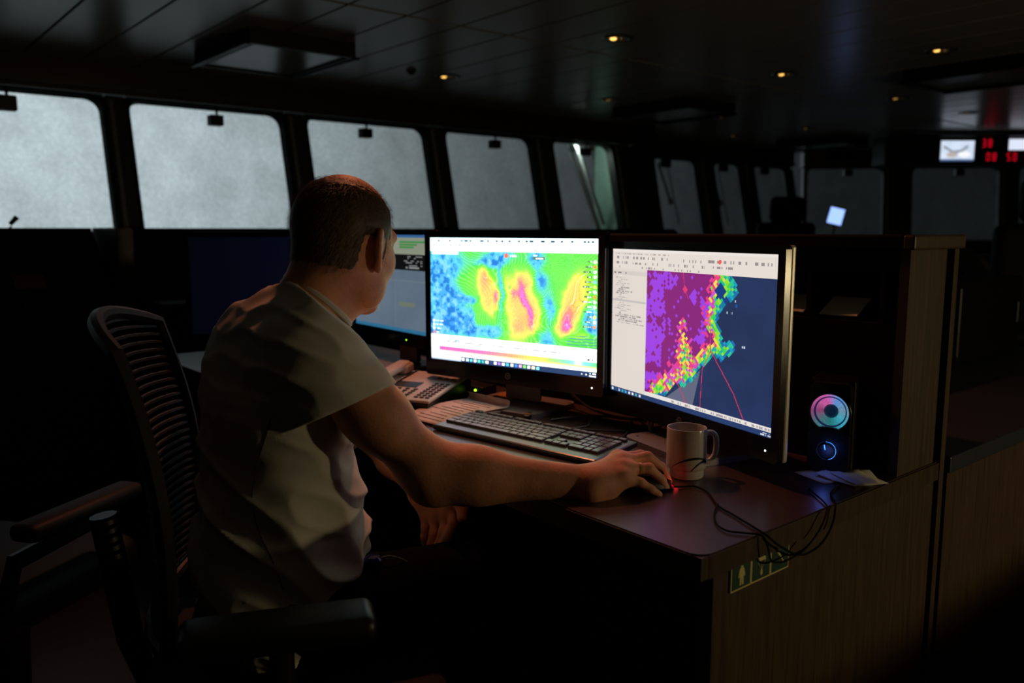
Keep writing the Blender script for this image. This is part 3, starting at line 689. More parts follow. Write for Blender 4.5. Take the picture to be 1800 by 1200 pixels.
    for (v, u0, u1, dn, sd) in ((.058, .03, .12, .7, 22), (.058, .14, .40, .75, 23), (.060, .45, .60, .35, 24), (.056, .64, .70, .8, 25), (.058, .72, .86, .55, 26), (.058, .88, .97, .6, 27), (.092, .01, .12, .75, 28), (.094, .15, .25, .55, 29), (.092, .28, .62, .35, 30), (.090, .66, .80, .7, 31), (.120, .05, .10, .4, 32), (.120, .20, .32, .5, 33), (.120, .36, .60, .4, 34)):
        texty(img, U, V, u0, u1, v, .016, (150, 142, 142), sd, dn * .55, .0060)
    img[np.hypot((U - .705) * 1.6, V - .056) < .014] = (240, 90, 90)
    img[(U < .25) & (V > .148) & (V < .175)] = (214, 204, 198); texty(img, U, V, .01, .11, .162, .012, (110, 104, 104), 35, .5, .008)
    for k in range(24):
        v = .195 + k * .0135; texty(img, U, V, .02 + .012 * (k * 7 % 4), .07 + .01 * (k * 5 % 9) + (.10 if k > 18 else 0), v, .006, (150, 144, 144), 100 + k, .6, .004)
    img[(U < .25) & (np.abs(V - .352) < .007)] = (196, 190, 190)
    sb = (V > .945) & (V < .971) & (U > .255); img[sb] = (232, 226, 222); texty(img, U, V, .44, .99, .958, .010, (168, 162, 162), 60, .45, .005)
    img[V >= .971] = (38, 62, 108)
    for k, c_ in enumerate([(230, 235, 245), (60, 90, 140), (170, 190, 220), (60, 180, 190), (80, 170, 230), (230, 230, 240), (240, 240, 245), (90, 180, 180), (230, 225, 240)]): img[(np.abs(U - (.012 + k * .026)) < .007) & (np.abs(V - .986) < .009)] = c_
    texty(img, U, V, .955, .99, .980, .007, (220, 225, 235), 61, .8, .004); texty(img, U, V, .945, .995, .992, .007, (220, 225, 235), 62, .8, .004)
    return img

def tool_screen(nx=180, ny=112):
    U, V = np.meshgrid((np.arange(nx) + .5) / nx, (np.arange(ny) + .5) / ny)
    img = np.zeros((ny, nx, 3)) + np.array((104, 122, 140)); img *= (.92 + .16 * fbm(U * 1.6, V, 3, 8)[..., None])
    img[V < .03] = (60, 110, 170)
    img[(V >= .03) & (V < .20)] = (152, 160, 140)
    for k, (v, w) in enumerate(((.07, .36), (.10, .22), (.125, .18))): img[(U > .62) & (U < .62 + w) & (np.abs(V - v) < .010)] = (60, 150, 70)
    img[(V >= .20) & (V < .36) & (U > .42)] = (14, 16, 18); img[(V >= .20) & (V < .30) & (U < .36)] = (14, 16, 18)
    for k in range(6): texty(img, U, V, .68, .90, .215 + k * .023, .010, (150, 155, 155), 200 + k, .5, .02)
    img[(V >= .41) & (V < .44) & (U < .40)] = (14, 16, 18)
    img[(V >= .46) & (V < .475)] = (120, 138, 146); img[(np.abs(U - .56) < .006) & (V > .46)] = (112, 130, 142)
    for k in range(4): img[(np.abs(U - (.20 + k * .045)) < .008) & (V > .62) & (V < .82)] = (120, 140, 120)
    img[(U > .60) & (U < .80) & (np.abs(V - .71) < .02)] = (120, 132, 118)
    img[V > .965] = (50, 120, 160)
    return img
def dark_screen(nx=64, ny=40):
    U, V = np.meshgrid((np.arange(nx) + .5) / nx, (np.arange(ny) + .5) / ny)
    return np.zeros((ny, nx, 3)) + np.array((7, 12, 34)) * (.55 + .55 * U[..., None])

SW, SH = .518, .323
MON_WIND = monitor('black monitor showing a green and yellow wind map', (1.310, 1.580, 1.010), R(-76.6), SW, SH, wind_map(), 2.3)
MON_DATA = monitor('black monitor showing a purple and navy pixel data map', (1.334, 1.053, 0.986), R(-103.5), SW, .326, data_map(), 1.0, side=M('monitor_side_silver', (222, 214, 198), .35, .2))
MON_TOOL = monitor('monitor with a grey blue program window partly hidden by the man', (1.440, 2.345, 1.020), R(-92), .50, .312, tool_screen(), .75, led=led_green, logo=False, led_x=.10)
MON_DARK = monitor('large monitor with a nearly black navy screen left of the man', (1.155, 2.66, 1.005), R(-38), .52, .325, dark_screen(), .55, logo=False)
# ================================================================== things on the desk
# ---- keyboard
key_mat = M('keycap', (92, 92, 94), .26)
kb_mat = M('keyboard_body', (58, 62, 64), .28)
kb = thing('keyboard', 'full size black keyboard lying in front of the wind map screen', 'keyboard', (1.145, 1.312, DZ), R(-81.1), rot=(R(3.2), 0, R(-81.1)))
MB().rbox(-.2275, .2275, -.072, .080, .0045, .0165, .005).build('body', kb_mat, kb)
for sx in (-.19, .19): MB().rbox(sx - .012, sx + .012, .055, .065, -.004, .0045, .001, 1).build('foot', black_matte, kb)
U_ = .01895
key_meshes = {}
def key(x, y, w, h=1.0):
    k = (round(w, 3), round(h, 3))
    if k not in key_meshes:
        a, b = w * U_ / 2 - .0011, h * U_ * .93 / 2 - .0011
        m = MB(); top = .0022
        v = [(-a, -b, 0), (a, -b, 0), (a, b, 0), (-a, b, 0), (-a, -b, .004), (a, -b, .004), (a, b, .004), (-a, b, .004), (-a + .0015, -b + .0015, .0052), (a - .0015, -b + .0015, .0052), (a - .0015, b - .0012, .0052), (-a + .0015, b - .0012, .0052)]
        f = [(0, 1, 5, 4), (1, 2, 6, 5), (2, 3, 7, 6), (3, 0, 4, 7), (4, 5, 9, 8), (5, 6, 10, 9), (6, 7, 11, 10), (7, 4, 8, 11), (8, 9, 10, 11)]
        key_meshes[k] = m.add(v, f).mesh('key', key_mat)
    link('key', key_meshes[k], kb, (x, y, .0166))
kx0, ky = -.2185, .0420
RH = U_ * .93
def row(y, x, ws, h=1.0):
    for w in ws:
        if w > 0: key(x + w * U_ / 2, y, w, h)
        x += abs(w) * U_
row(ky + RH * 1.32, kx0, [1, -1, 1, 1, 1, 1, -.5, 1, 1, 1, 1, -.5, 1, 1, 1, 1, -.25, 1, 1, 1, -.25, 1, 1, 1, 1], .72)
row(ky, kx0, [1] * 13 + [2, -.25, 1, 1, 1, -.25, 1, 1, 1, 1])
row(ky - RH, kx0, [1.5] + [1] * 12 + [1.5, -.25, 1, 1, 1, -.25, 1, 1, 1])
row(ky - 2 * RH, kx0, [1.75] + [1] * 12 + [1.25, -.25, -3, -.25, 1, 1, 1])
row(ky - 3 * RH, kx0, [1.25] + [1] * 11 + [2.75, -.25, -1, 1, -1, -.25, 1, 1, 1])
row(ky - 4 * RH, kx0, [1.25, 1.25, 1.25, 6.25, 1.25, 1.25, 1.25, 1.25, -.25, 1, 1, 1, -.25, 2, 1])
for yy in (ky - 1.5 * RH, ky - 3.5 * RH): key(kx0 + (15 + .25 + 3 + .25 + 3.5) * U_, yy, 1, 2.0)

# ---- mouse with cable
ms = thing('computer_mouse', 'black optical mouse under the man\'s right hand', 'mouse', (1.076, 0.931, DZ), R(-27))
def mouse_shell():
    n, m = 26, 14; v = []; f = []
    for i in range(n + 1):
        s = i / n; x = -.056 + .112 * s
        w = .0275 * (1 - abs(2 * s - 1) ** 3.2) ** .5 * (.96 + .08 * math.cos(math.pi * s)); hh = .031 * math.sin(math.pi * (.06 + .88 * s) ** .85) ** .55 * (1.0 - .25 * s)
        for j in range(m + 1):
            a = math.pi * j / m; v.append((x, w * math.cos(a) * 1.0, .002 + hh * math.sin(a) ** .8))
    for i in range(n):
        for j in range(m): f.append((i * (m + 1) + j, (i + 1) * (m + 1) + j, (i + 1) * (m + 1) + j + 1, i * (m + 1) + j + 1))
    mb = MB().add(v, f)
    return mb
mouse_shell().build('shell', black_plastic, ms, True)
MB().rbox(-.05, .05, -.027, .027, 0, .004, .002, 1).build('sole', black_matte, ms)
MB().lathe([(.0095, -.0035), (.0105, -.0025), (.0105, .0025), (.0095, .0035)], 20, c=(.030, 0, .023), axis='y').build('scroll_wheel', dark_metal, ms, True)
MB().rbox(.0545, .0565, -.008, .008, .0015, .0045, .001, 1).build('red_window', M('mouse_red', (255, 20, 10), .3, emis=(255, 10, 20), estr=.7), ms)
l = bpy.data.lights.new('mouse_led', 'POINT'); l.energy = .002; l.color = (1, .02, .04); l.shadow_soft_size = .004
link('mouse_led', l, ms, (.066, .004, .007))
cab = MB().tube(spline([(1.113, .888, .746), (1.135, .884, .743), (1.150, .872, .743), (1.140, .838, .743), (1.096, .784, .743), (1.078, .741, .743), (1.056, .690, .743), (1.052, .664, .738), (1.081, .660, .716), (1.139, .661, .686), (1.185, .661, .683), (1.218, .661, .694), (1.239, .661, .716), (1.246, .662, .738), (1.262, .672, .7425), (1.30, .70, .743), (1.36, .715, .743)], 8), .0018, 6).build('mouse_cable', black_matte, None, True)
tag(cab, 'thin black cable looping from the mouse over the desk side', 'cable')
cab = MB().tube(spline([(1.098, .786, .7450), (1.060, .765, .7432), (1.025, .735, .743), (1.012, .706, .743), (1.024, .684, .743), (1.040, .6645, .7405), (1.047, .658, .722), (1.056, .657, .700), (1.085, .657, .690), (1.123, .657, .690), (1.15, .657, .694), (1.19, .657, .715), (1.215, .660, .738), (1.24, .676, .743), (1.29, .735, .743)], 8), .0016, 6).build('speaker_cable', black_matte, None, True)
tag(cab, 'second thin black cable hanging in a short loop beside the safety sign', 'cable')

# ---- mug
china = M('mug_china', (206, 198, 188), .18, var=.03)
mg = thing('coffee_mug', 'white china mug with black swoosh lines beside the hand', 'mug', (1.197, .930, DZ), math.atan2(RIGHT.y, RIGHT.x) + R(8))
prof = [(.0005, .004), (.026, .004), (.028, .0), (.0315, .001), (.0325, .004), (.0325, .016), (.0362, .020), (.0365, .026), (.0365, .090), (.0358, .0925), (.0345, .0925), (.0335, .090), (.0332, .02), (.030, .014), (.0005, .012)]
MB().lathe(prof, 48).build('body', china, mg, True)
MB().tube(spline([(.033, 0, .080), (.048, 0, .080), (.056, 0, .072), (.0575, 0, .052), (.054, 0, .036), (.045, 0, .027), (.033, 0, .025)], 6), .0052, 10).build('handle', china, mg, True)
MB().lathe([(.0005, .058), (.0325, .058), (.0334, .060)], 32).build('coffee', M('coffee', (24, 12, 6), .12), mg)
def swoosh(a0, a1, z0, z1, zc, wmax):
    v = []; f = []; n = 22; r = .03672
    for i in range(n + 1):
        s = i / n; a = R(a0 + (a1 - a0) * s); z = (1 - s) ** 2 * z0 + 2 * s * (1 - s) * zc + s * s * z1; w = .0004 + wmax * math.sin(math.pi * s) ** 1.2
        for k, dz in ((0, -w), (1, w)): v += [(r * math.cos(a), r * math.sin(a), z + dz)]
    for i in range(n): f.append((2 * i, 2 * i + 2, 2 * i + 3, 2 * i + 1))
    return MB().add(v, f)
deco = M('mug_print', (18, 17, 18), .3)
for args in ((-155, -25, .022, .029, .058, .0018), (-98, -26, .017, .027, .046, .0022), (-26, -18, .0285, .018, .030, .0008)): swoosh(*args).build('printed_swoosh', deco, mg)

# ---- speaker
spk_mat = M('speaker_shell', (11, 11, 12), .35)
SP = thing('desktop_speaker', 'black desktop speaker with glowing rainbow driver and blue dial', 'speaker', (1.420, .772, DZ), R(-72))
sw, sh_, sdp = .080, .178, .062
MB().rbox(-sw / 2, sw / 2, 0, sdp, .003, sh_, .006).build('cabinet', spk_mat, SP)
MB().ring(rrect(-sw / 2 + .004, sw / 2 - .004, .008, sh_ - .006, .01), [(.034 * math.cos(a), .118 + .034 * math.sin(a)) for a in np.linspace(R(0), R(360), 29)[:-1]], -.018, 0, 'y').build('front_baffle', black_plastic, SP)
def M_rainbow():
    m = bpy.data.materials.new('rainbow_glow'); m.use_nodes = True; nt = m.node_tree; p = nt.nodes['Principled BSDF']
    tc = nt.nodes.new('ShaderNodeTexCoord'); sx = nt.nodes.new('ShaderNodeSeparateXYZ'); nt.links.new(tc.outputs['Object'], sx.inputs[0])
    at2 = nt.nodes.new('ShaderNodeMath'); at2.operation = 'ARCTAN2'; nt.links.new(sx.outputs['Z'], at2.inputs[0]); nt.links.new(sx.outputs['X'], at2.inputs[1])
    mr = nt.nodes.new('ShaderNodeMapRange'); mr.inputs['From Min'].default_value = -math.pi; mr.inputs['From Max'].default_value = math.pi; nt.links.new(at2.outputs[0], mr.inputs['Value'])
    cr = nt.nodes.new('ShaderNodeValToRGB'); nt.links.new(mr.outputs[0], cr.inputs[0]); e = cr.color_ramp.elements
    e[0].position = 0; e[0].color = srgb(140, 60, 110); e[1].position = 1; e[1].color = srgb(140, 60, 110)
    for pos, c in ((.12, (70, 110, 120)), (.25, (30, 120, 120)), (.40, (60, 170, 190)), (.52, (110, 150, 170)), (.68, (90, 150, 220)), (.80, (210, 90, 170)), (.9, (190, 90, 150))):
        q = e.new(pos); q.color = srgb(*c)
    vo = nt.nodes.new('ShaderNodeTexVoronoi'); vo.inputs['Scale'].default_value = 900; nt.links.new(tc.outputs['Object'], vo.inputs['Vector'])
    r2 = nt.nodes.new('ShaderNodeMapRange'); nt.links.new(vo.outputs['Distance'], r2.inputs['Value']); r2.inputs['From Max'].default_value = .7; r2.inputs['To Min'].default_value = .15; r2.inputs['To Max'].default_value = 1.15
    nt.links.new(cr.outputs[0], p.inputs['Emission Color']); nt.links.new(r2.outputs[0], p.inputs['Emission Strength']); p.inputs['Base Color'].default_value = (.2, .2, .22, 1); p.inputs['Roughness'].default_value = .4
    return m
rb = M_rainbow()
drv = MB().lathe([(.034, -.0165), (.032, -.0155), (.029, -.010), (.020, -.004), (.013, -.003)], 40, axis='y').build('driver_cone', rb, SP, True, loc=(0, 0, .118))
MB().lathe([(.0005, -.009), (.008, -.008), (.0125, -.0045), (.013, -.0025)], 24, axis='y').build('dust_cap', M('dust_cap', (20, 36, 56), .25, emis=(16, 40, 70), estr=.5), drv, True)
MB().lathe([(.0262, -.0068), (.0262, -.0090), (.0285, -.0120), (.0292, -.0110)], 40, axis='y', closed=True).build('surround_ring', M('surround_tint', (30, 40, 80), .3, emis=(30, 44, 100), estr=.35), SP, True, loc=(0, 0, .118))
MB().lathe([(.0335, -.017), (.0350, -.0195), (.0375, -.0195), (.0385, -.018)], 40, axis='y').build('driver_ring', black_plastic, SP, True, loc=(0, 0, .118))
# dark arch that masks the lower part of the driver, then the volume dial
MB().prism([(.036 * math.cos(a), .073 + .036 * math.sin(a) * .52) for a in np.linspace(0, math.pi, 24)] + [(-.036, .064), (.036, .064)], -.024, -.0185, 'y').build('dial_hood', black_plastic, SP)
dial = MB().lathe([(.0005, -.012), (.0135, -.012), (.0145, -.010), (.015, -.0042)], 32, axis='y').build('volume_dial', black_plastic, SP, True, loc=(-.002, -.0145, .046))
blue = M('blue_glow', (40, 110, 255), .3, emis=(70, 150, 255), estr=1.6)
MB().tube([(.0168 * math.cos(a), -.005, .0168 * math.sin(a)) for a in np.linspace(R(-75), R(95), 26)], .00045, 5).build('lit_arc', blue, dial)
MB().tube([(.0168 * math.cos(a), -.005, .0168 * math.sin(a)) for a in np.linspace(R(105), R(275), 26)], .0003, 5).build('dim_arc', M('blue_dim', (20, 40, 90), .3, emis=(40, 70, 130), estr=.35), dial)
MB().box(-.0009, .0009, -.0130, -.0121, .003, .0125).build('pointer', blue, dial, rot=(0, R(-12), 0))
l = bpy.data.lights.new('speaker_glow', 'POINT'); l.energy = .014; l.color = (.12, .2, 1.0); l.shadow_soft_size = .01
link('speaker_glow', l, SP, (.0, -.045, .046))

# ---- loose note slips in front of the speaker
slips = [(1.385, .765, R(12), 0), (1.410, .742, R(-8), 1), (1.398, .728, R(24), 2), (1.420, .715, R(-20), 3), (1.405, .705, R(6), 4)]
for x, y, a, k in slips:
    v = []; f = []; nx_, ny_ = 6, 3; sx, sy = .080, .060
    for i in range(nx_ + 1):
        for j in range(ny_ + 1):
            u, w = i / nx_ - .5, j / ny_ - .5; z = .0012 + .0016 * k + .010 * max(0, u) ** 2 * (k % 3) + .004 * abs(w) * (k % 2)
            v.append((u * sx, w * sy, z))
    for i in range(nx_):
        for j in range(ny_): f.append((i * (ny_ + 1) + j, (i + 1) * (ny_ + 1) + j, (i + 1) * (ny_ + 1) + j + 1, i * (ny_ + 1) + j + 1))
    o = MB().add(v, f).build('note_slip', paper, None, True, (x, y, DZ), (0, 0, a + R(60)))
    so_ = o.modifiers.new('thickness', 'SOLIDIFY'); so_.thickness = .0006
    tag(o, ['bottom note slip of the pile, nearest the speaker', 'note slip second from the bottom of the pile before the speaker', 'middle note slip of the pile before the speaker', 'note slip just under the top of the pile before the speaker', 'top note slip of the pile at the desk side'][k], 'paper', 'note slips before the speaker')

# ---- desk telephone
tel_mat = M('telephone_plastic', (196, 186, 178), .4)
tel_dark = M('telephone_dark', (30, 30, 32), .35)
TP = thing('desk_telephone', 'light grey office telephone with handset and small display', 'telephone', (1.122, 1.668, DZ), R(28 - 90))
# local: x to the right (across the keypad), y away from the user, z up; a wedge
TW, TD = .225, .255
v = [(-TW, 0, .002), (0, 0, .002), (0, TD, .002), (-TW, TD, .002), (-TW, 0, .020), (0, 0, .020), (0, TD, .046), (-TW, TD, .046), (-TW, .006, .026), (0, .006, .026), (0, TD - .012, .054), (-TW, TD - .012, .054)]
MB().add(v, [(3, 2, 1, 0), (0, 1, 5, 4), (4, 5, 9, 8), (8, 9, 10, 11), (11, 10, 6, 7), (7, 6, 2, 3), (0, 4, 8, 11, 7, 3), (1, 2, 6, 10, 9, 5)]).build('base', black_plastic, TP)
slope = math.atan2(.028, TD - .018)
face = MB().rbox(-TW, .002, 0, TD - .01, -.001, .007, .003).build('face_plate', tel_mat, TP, loc=(0, .004, .0245), rot=(slope, 0, 0))
MB().rbox(-.155, -.085, .095, .140, .0072, .0085, .001, 1).build('display', M('telephone_display', (46, 52, 54), .2), face)
kb_dark = M('telephone_key', (84, 76, 74), .5)
km = MB().rbox(-.0055, .0055, -.0036, .0036, 0, .003, .0008, 1).mesh('telephone_key', kb_dark)
for i in range(3):
    for j in range(5): link('telephone_key', km, face, (-.125 + i * .024, .020 + j * .0150, .0071))
for i in range(3):
    for j in range(8): link('telephone_key', km, face, (-.045 + i * .016, .022 + j * .0165, .0071))
for i in range(3): link('telephone_key', km, face, (-.060 + i * .021, .185, .0071))
hs = MB()
hs.rbox(-.212, -.170, .015, .235, .020, .040, .012, 3)
hs.rbox(-.216, -.166, .010, .062, .008, .034, .010, 3)
hs.rbox(-.216, -.166, .190, .242, .008, .034, .010, 3)
hs.build('handset', tel_mat, face)
MB().rbox(-.162, -.156, .01, .24, .007, .010, .001, 1).build('cradle_groove', tel_dark, face)
co = []
for i in range(120):
    s = i / 119; a = s * 2 * math.pi * 20; co.append((-.20 - .02 * math.sin(s * 3.1) + .006 * math.cos(a), -.01 - .05 * math.sin(s * math.pi), .010 + .006 * math.sin(a)))
MB().tube(co, .0016, 5).build('coiled_cord', tel_dark, TP, True)

# ---- open logbook: two leaves that curl up at the far edge
bk = thing('open_logbook', 'open printed booklet with a curling page behind the keyboard', 'booklet', (1.195, 1.632, DZ), R(4))
print_mat = M('printed_paper', (214, 190, 182), .75, var=.05, vscale=30)
def leaf(y0, y1, zoff, curl, L=.285, n=24):
    v = []; f = []
    for i in range(n + 1):
        s = i / n
        if curl and s > .74:
            a = (s - .74) / .26 * math.pi * .9; r = L * .13 / (math.pi * .9); x = L * .74 + r * math.sin(a); z = zoff + .012 * math.sin(s * math.pi * .9) + r * (1 - math.cos(a))
        else: x = L * s; z = zoff + .012 * math.sin(s * math.pi * .9) * (1 if curl else .6)
        v += [(x - L / 2, y0, z), (x - L / 2, y1, z)]
    for i in range(n): f.append((2 * i, 2 * i + 2, 2 * i + 3, 2 * i + 1))
    return MB().add(v, f)
for k, (c_, L_) in enumerate(((0, .26), (0, .262), (1, .285))):
    o = leaf(-.095, .058, .0015 + .0022 * k, c_, L_).build('page', print_mat, bk, True); s_ = o.modifiers.new('thickness', 'SOLIDIFY'); s_.thickness = .0007
ink = M('print_ink', (128, 104, 100), .8)
for r_ in range(11):
    x = -.12 + r_ * .017; s = (x + .1425) / .285; z = .0015 + .0044 + .012 * math.sin(s * math.pi * .9) + .0006
    MB().box(x - .0012, x + .0012, -.075 + .01 * (r_ % 3), .045 - .018 * (r_ * 5 % 4), z, z + .0003).build('text_line', ink, bk)

# ---- small black hub with a green light, amber folder corner, plug and loose cables
hb = thing('usb_hub', 'small black hub with a green light under the wind map screen', 'hub', (1.362, 1.795, DZ), R(-80))
MB().rbox(-.06, .06, -.03, .03, .002, .030, .004).build('case', black_plastic, hb)
MB().lathe([(.0003, -.0335), (.0026, -.033), (.0032, -.0305)], 12, c=(.035, 0, .020), axis='y').build('led', led_green, hb)
o = MB().rbox(-.05, .05, -.035, .035, 0, .004, .001, 1).build('folder', M('amber_card', (170, 112, 46), .6), None, loc=(1.372, 1.655, DZ + .0125), rot=(0, 0, R(20))); tag(o, 'small amber card wallet lying behind the curled page', 'folder')
pl = thing('cable_plug', 'black plug with a brass tag behind the keyboard', 'plug', (1.282, 1.470, DZ), R(35))
MB().rbox(-.022, .022, -.008, .008, 0, .012, .003).build('body', black_plastic, pl); MB().rbox(-.010, .002, -.0084, .0084, .0122, .0128, .0002, 1).build('tag', M('brass_tag', (190, 140, 60), .35, .6), pl)
cable_dark = M('cable_sheath', (34, 33, 34), .45)
cable_red = M('cable_red', (120, 30, 26), .5)
CAB = [([(1.27, 1.44, .744), (1.25, 1.36, .744), (1.29, 1.28, .746), (1.36, 1.22, .744), (1.45, 1.20, .744)], cable_dark, .0026, 'dark cable curving behind the keyboard towards the shelf unit'),
       ([(1.256, 1.32, .744), (1.31, 1.30, .748), (1.35, 1.33, .746), (1.42, 1.36, .744)], cable_dark, .0024, 'short dark cable bending up behind the keyboard'),
       ([(1.262, 1.26, .744), (1.27, 1.18, .747), (1.315, 1.19, .746), (1.40, 1.25, .744), (1.46, 1.30, .744)], cable_dark, .0026, 'dark cable lying nearest the stand of the data map screen'),
       ([(1.30, 1.41, .744), (1.38, 1.36, .752), (1.44, 1.30, .746), (1.47, 1.26, .744)], cable_dark, .003, 'thick dark cable in the tangle between the two lit screens'),
       ([(1.44, 1.52, .80), (1.43, 1.44, .765), (1.42, 1.35, .752), (1.43, 1.24, .758), (1.44, 1.16, .80)], cable_dark, .003, 'dark cable slung from one screen to the next'),
       ([(1.46, 1.31, .80), (1.42, 1.245, .800), (1.385, 1.205, .792), (1.372, 1.16, .782), (1.40, 1.10, .776)], cable_red, .0036, 'red cable hanging below the data map screen')]
for pts, m_, r_, lab in CAB:
    tag(MB().tube(spline(pts, 8), r_, 7).build('cable', m_, None, True), lab, 'cable', 'cables behind the keyboard')
tg = thing('cable_tag', 'grey clip hanging on the red cable left of the mug', 'clip', (1.376, 1.168, .773), R(-60)); MB().rbox(-.005, .005, -.009, .009, -.022, .012, .002).build('clip', M('clip_grey', (84, 78, 76), .5), tg)
# ================================================================== chairs
def office_chair(label, loc, rz):
    t = thing('office_chair', label, 'chair', loc, rz)
    # local x = forward
    MB().rbox(-.24, .24, -.24, .24, .415, .465, .02, 3).build('seat', fabric_black, t, True)
    # curved back: frame outline with mesh ribs
    def back(y, z):       # y lateral -1..1, z height
        s = (z - .56) / .48
        return Vector((-.228 - .05 * s + .045 * (y ** 2) + .03 * math.sin(s * math.pi), y * (.19 + .045 * math.sin(min(1, s + .15) * math.pi * .8)), z))
    outl = []
    zs_ = np.linspace(.56, 1.02, 16)
    for z in zs_: outl.append(back(-1, z))
    for a in np.linspace(-1, 1, 14)[1:-1]: outl.append(back(a, 1.02 + .035 * (1 - a * a)))
    for z in zs_[::-1]: outl.append(back(1, z))
    for a in np.linspace(1, -1, 10)[1:-1]: outl.append(back(a, .56 - .02 * (1 - a * a)))
    MB().tube(outl + [outl[0], outl[1]], .0125, 8, False).build('back_frame', M('chair_frame', (17, 18, 20), .5), t, True)
    ribs = MB(); k = 0; z = .575
    while z < 1.03:
        ribs.tube([back(a, z + .03 * (1 - a * a) * (z - .5)) for a in np.linspace(-1, 1, 11)], .0036, 5); z += .0145
    for a in np.linspace(-.9, .9, 13): ribs.tube([back(a, zz) + Vector((-.002, 0, 0)) for zz in np.linspace(.56, 1.03, 9)], .0012, 4)
    tag(ribs.build('back_mesh', M('chair_mesh', (13, 14, 15), .55), t, True), kind='stuff')
    MB().tube([(-.10, 0, .39), (-.24, 0, .40), (-.27, 0, .50), (-.30, 0, .72)], .022, 10).build('back_spine', black_plastic, t, True)
    for s in (-1, 1):
        a = MB().tube([(-.02, s * .20, .40), (-.02, s * .285, .42), (-.02, s * .292, .60)], .018, 10).build('armrest_post', black_plastic, t, True)
        MB().rbox(-.16, .115, s * .290 - .045, s * .290 + .045, .600, .640, .016, 3).build('armrest_pad', M('armrest_pad', (22, 23, 23), .42), a, True)
    MB().lathe([(.055, .40), (.05, .412), (.03, .39), (.028, .10), (.035, .06), (.001, .06)], 20).build('gas_column', dark_metal, t, True)
    for k in range(5):
        a = R(72 * k + 18); c, s = math.cos(a), math.sin(a)
        MB().tube([(.02 * c, .02 * s, .10), (.16 * c, .16 * s, .09), (.30 * c, .30 * s, .066)], [.026, .022, .016], 8).build('base_arm', black_plastic, t, True)
        cs = MB().tube([(.30 * c - .018 * s, .30 * s + .018 * c, .030), (.30 * c + .018 * s, .30 * s - .018 * c, .030)], .030, 14).build('caster', black_matte, t, True)
    return t
CH = (0.600, 1.330)
office_chair('black mesh backed office chair the man is sitting on', (CH[0], CH[1], 0), R(-24))

def helm_chair(label, loc, rz, s=1.0, head=True):
    t = thing('helm_chair', label, 'chair', loc, rz, 'padded helm chairs'); t.scale = (s, s, s)
    MB().rbox(-.26, .28, -.27, .27, .50, .62, .05, 3).build('seat', leather_black, t, True)
    MB().rbox(-.35, -.22, -.27, .27, .60, 1.16, .055, 4).build('backrest', leather_black, t, True)
    if head: MB().rbox(-.37, -.24, -.165, .165, 1.15, 1.40, .064, 5).build('headrest', leather_black, t, True)
    for q in (-1, 1):
        a = MB().tube([(-.24, q * .30, .58), (-.20, q * .31, .72), (.12, q * .31, .74)], .022, 8).build('armrest', dark_metal, t, True)
        MB().rbox(-.18, .20, q * .31 - .04, q * .31 + .04, .755, .80, .018, 3).build('arm_pad', leather_black, a, True)
    MB().lathe([(.001, .50), (.12, .50), (.09, .46), (.075, .10), (.085, .05), (.24, .03), (.25, 0)], 24).build('pedestal', dark_metal, t, True)
    return t
helm_chair('big black padded chair in the dark lower left corner', (0.22, 2.02, 0), R(35), .80, False)
helm_chair('distant black headrest in front of the far wing windows', (7.98, 5.05, 0), R(45), 1.10)
helm_chair('tall black high backed chair at the right picture edge', (5.38, 1.72, 0), R(30), 1.06)

# ================================================================== console row under the front windows
lam = M('console_black', (20, 19, 18), .45)
def console(label, x0, x1, stile):
    t = thing('bridge_console', label, 'console', (0, 0, 0), 0, 'dark consoles under the front windows')
    MB().rbox(x0, x1, 4.30, 4.98, 0.0, .86, .008).build('cabinet', lam, t)
    v = [(x0, 4.34, .862), (x1, 4.34, .862), (x1, 4.98, .862), (x0, 4.98, .862), (x0, 4.34, .90), (x1, 4.34, .90), (x1, 4.74, 1.203), (x0, 4.74, 1.203), (x0, 4.98, 1.203), (x1, 4.98, 1.203)]
    MB().add(v, [(3, 2, 1, 0), (0, 1, 5, 4), (4, 5, 6, 7), (7, 6, 9, 8), (8, 9, 2, 3), (0, 4, 7, 8, 3), (1, 2, 9, 6, 5)]).build('sloped_panel', lam, t)
    if stile: MB().rbox(stile - .03, stile + .03, 4.26, 4.298, .05, .86, .004, 1).build('wooden_stile', wood_panel, t)
    ang = math.atan2(.303, .40)
    for k in range(3):
        xx = x0 + .12 + k * (x1 - x0 - .24) / 2
        MB().rbox(-.05, .05, -.06, .06, .0, .010, .003, 1).build('instrument', black_plastic, t, loc=(xx, 4.53, 1.045), rot=(ang, 0, 0))
    MB().rbox(x0 + .02, x1 - .02, 4.288, 4.299, .10, .80, .004, 1).build('door', lam, t)
for i, (x0, x1, lab) in enumerate(((-1.3, -.22, 'leftmost dark console under the windows, outside the picture edge'), (-.2, 1.10, 'dark console unit under the leftmost bright window'), (1.20, 2.45, 'dark console unit under the second bright window'),
                                   (2.47, 3.7, 'dark console unit behind the seated man'), (3.72, 5.84, 'dark console unit hidden behind the lit screens'))):
    console(lab, x0, x1, None)
t = thing('console_post', 'wooden post between the two left consoles under the windows', 'post', (1.15, 4.36, 0))
MB().rbox(-.040, .040, -.05, .40, 0, 1.204, .004, 1).build('post', wood_panel, t)
t = thing('binder', 'reddish brown binder standing at the end of the console under the second window', 'binder', (1.60, 4.42, .955), 0)
MB().rbox(-.022, .022, -.10, .10, 0, .165, .003).build('cover', M('binder_red', (120, 52, 40), .5), t)
MB().box(-.018, .018, -.096, .092, .004, .161).build('pages', paper, t)
t = thing('key_box', 'small open wooden box seen between the office chair and the dark monitor', 'box', (1.38, 4.10, .55), 0)
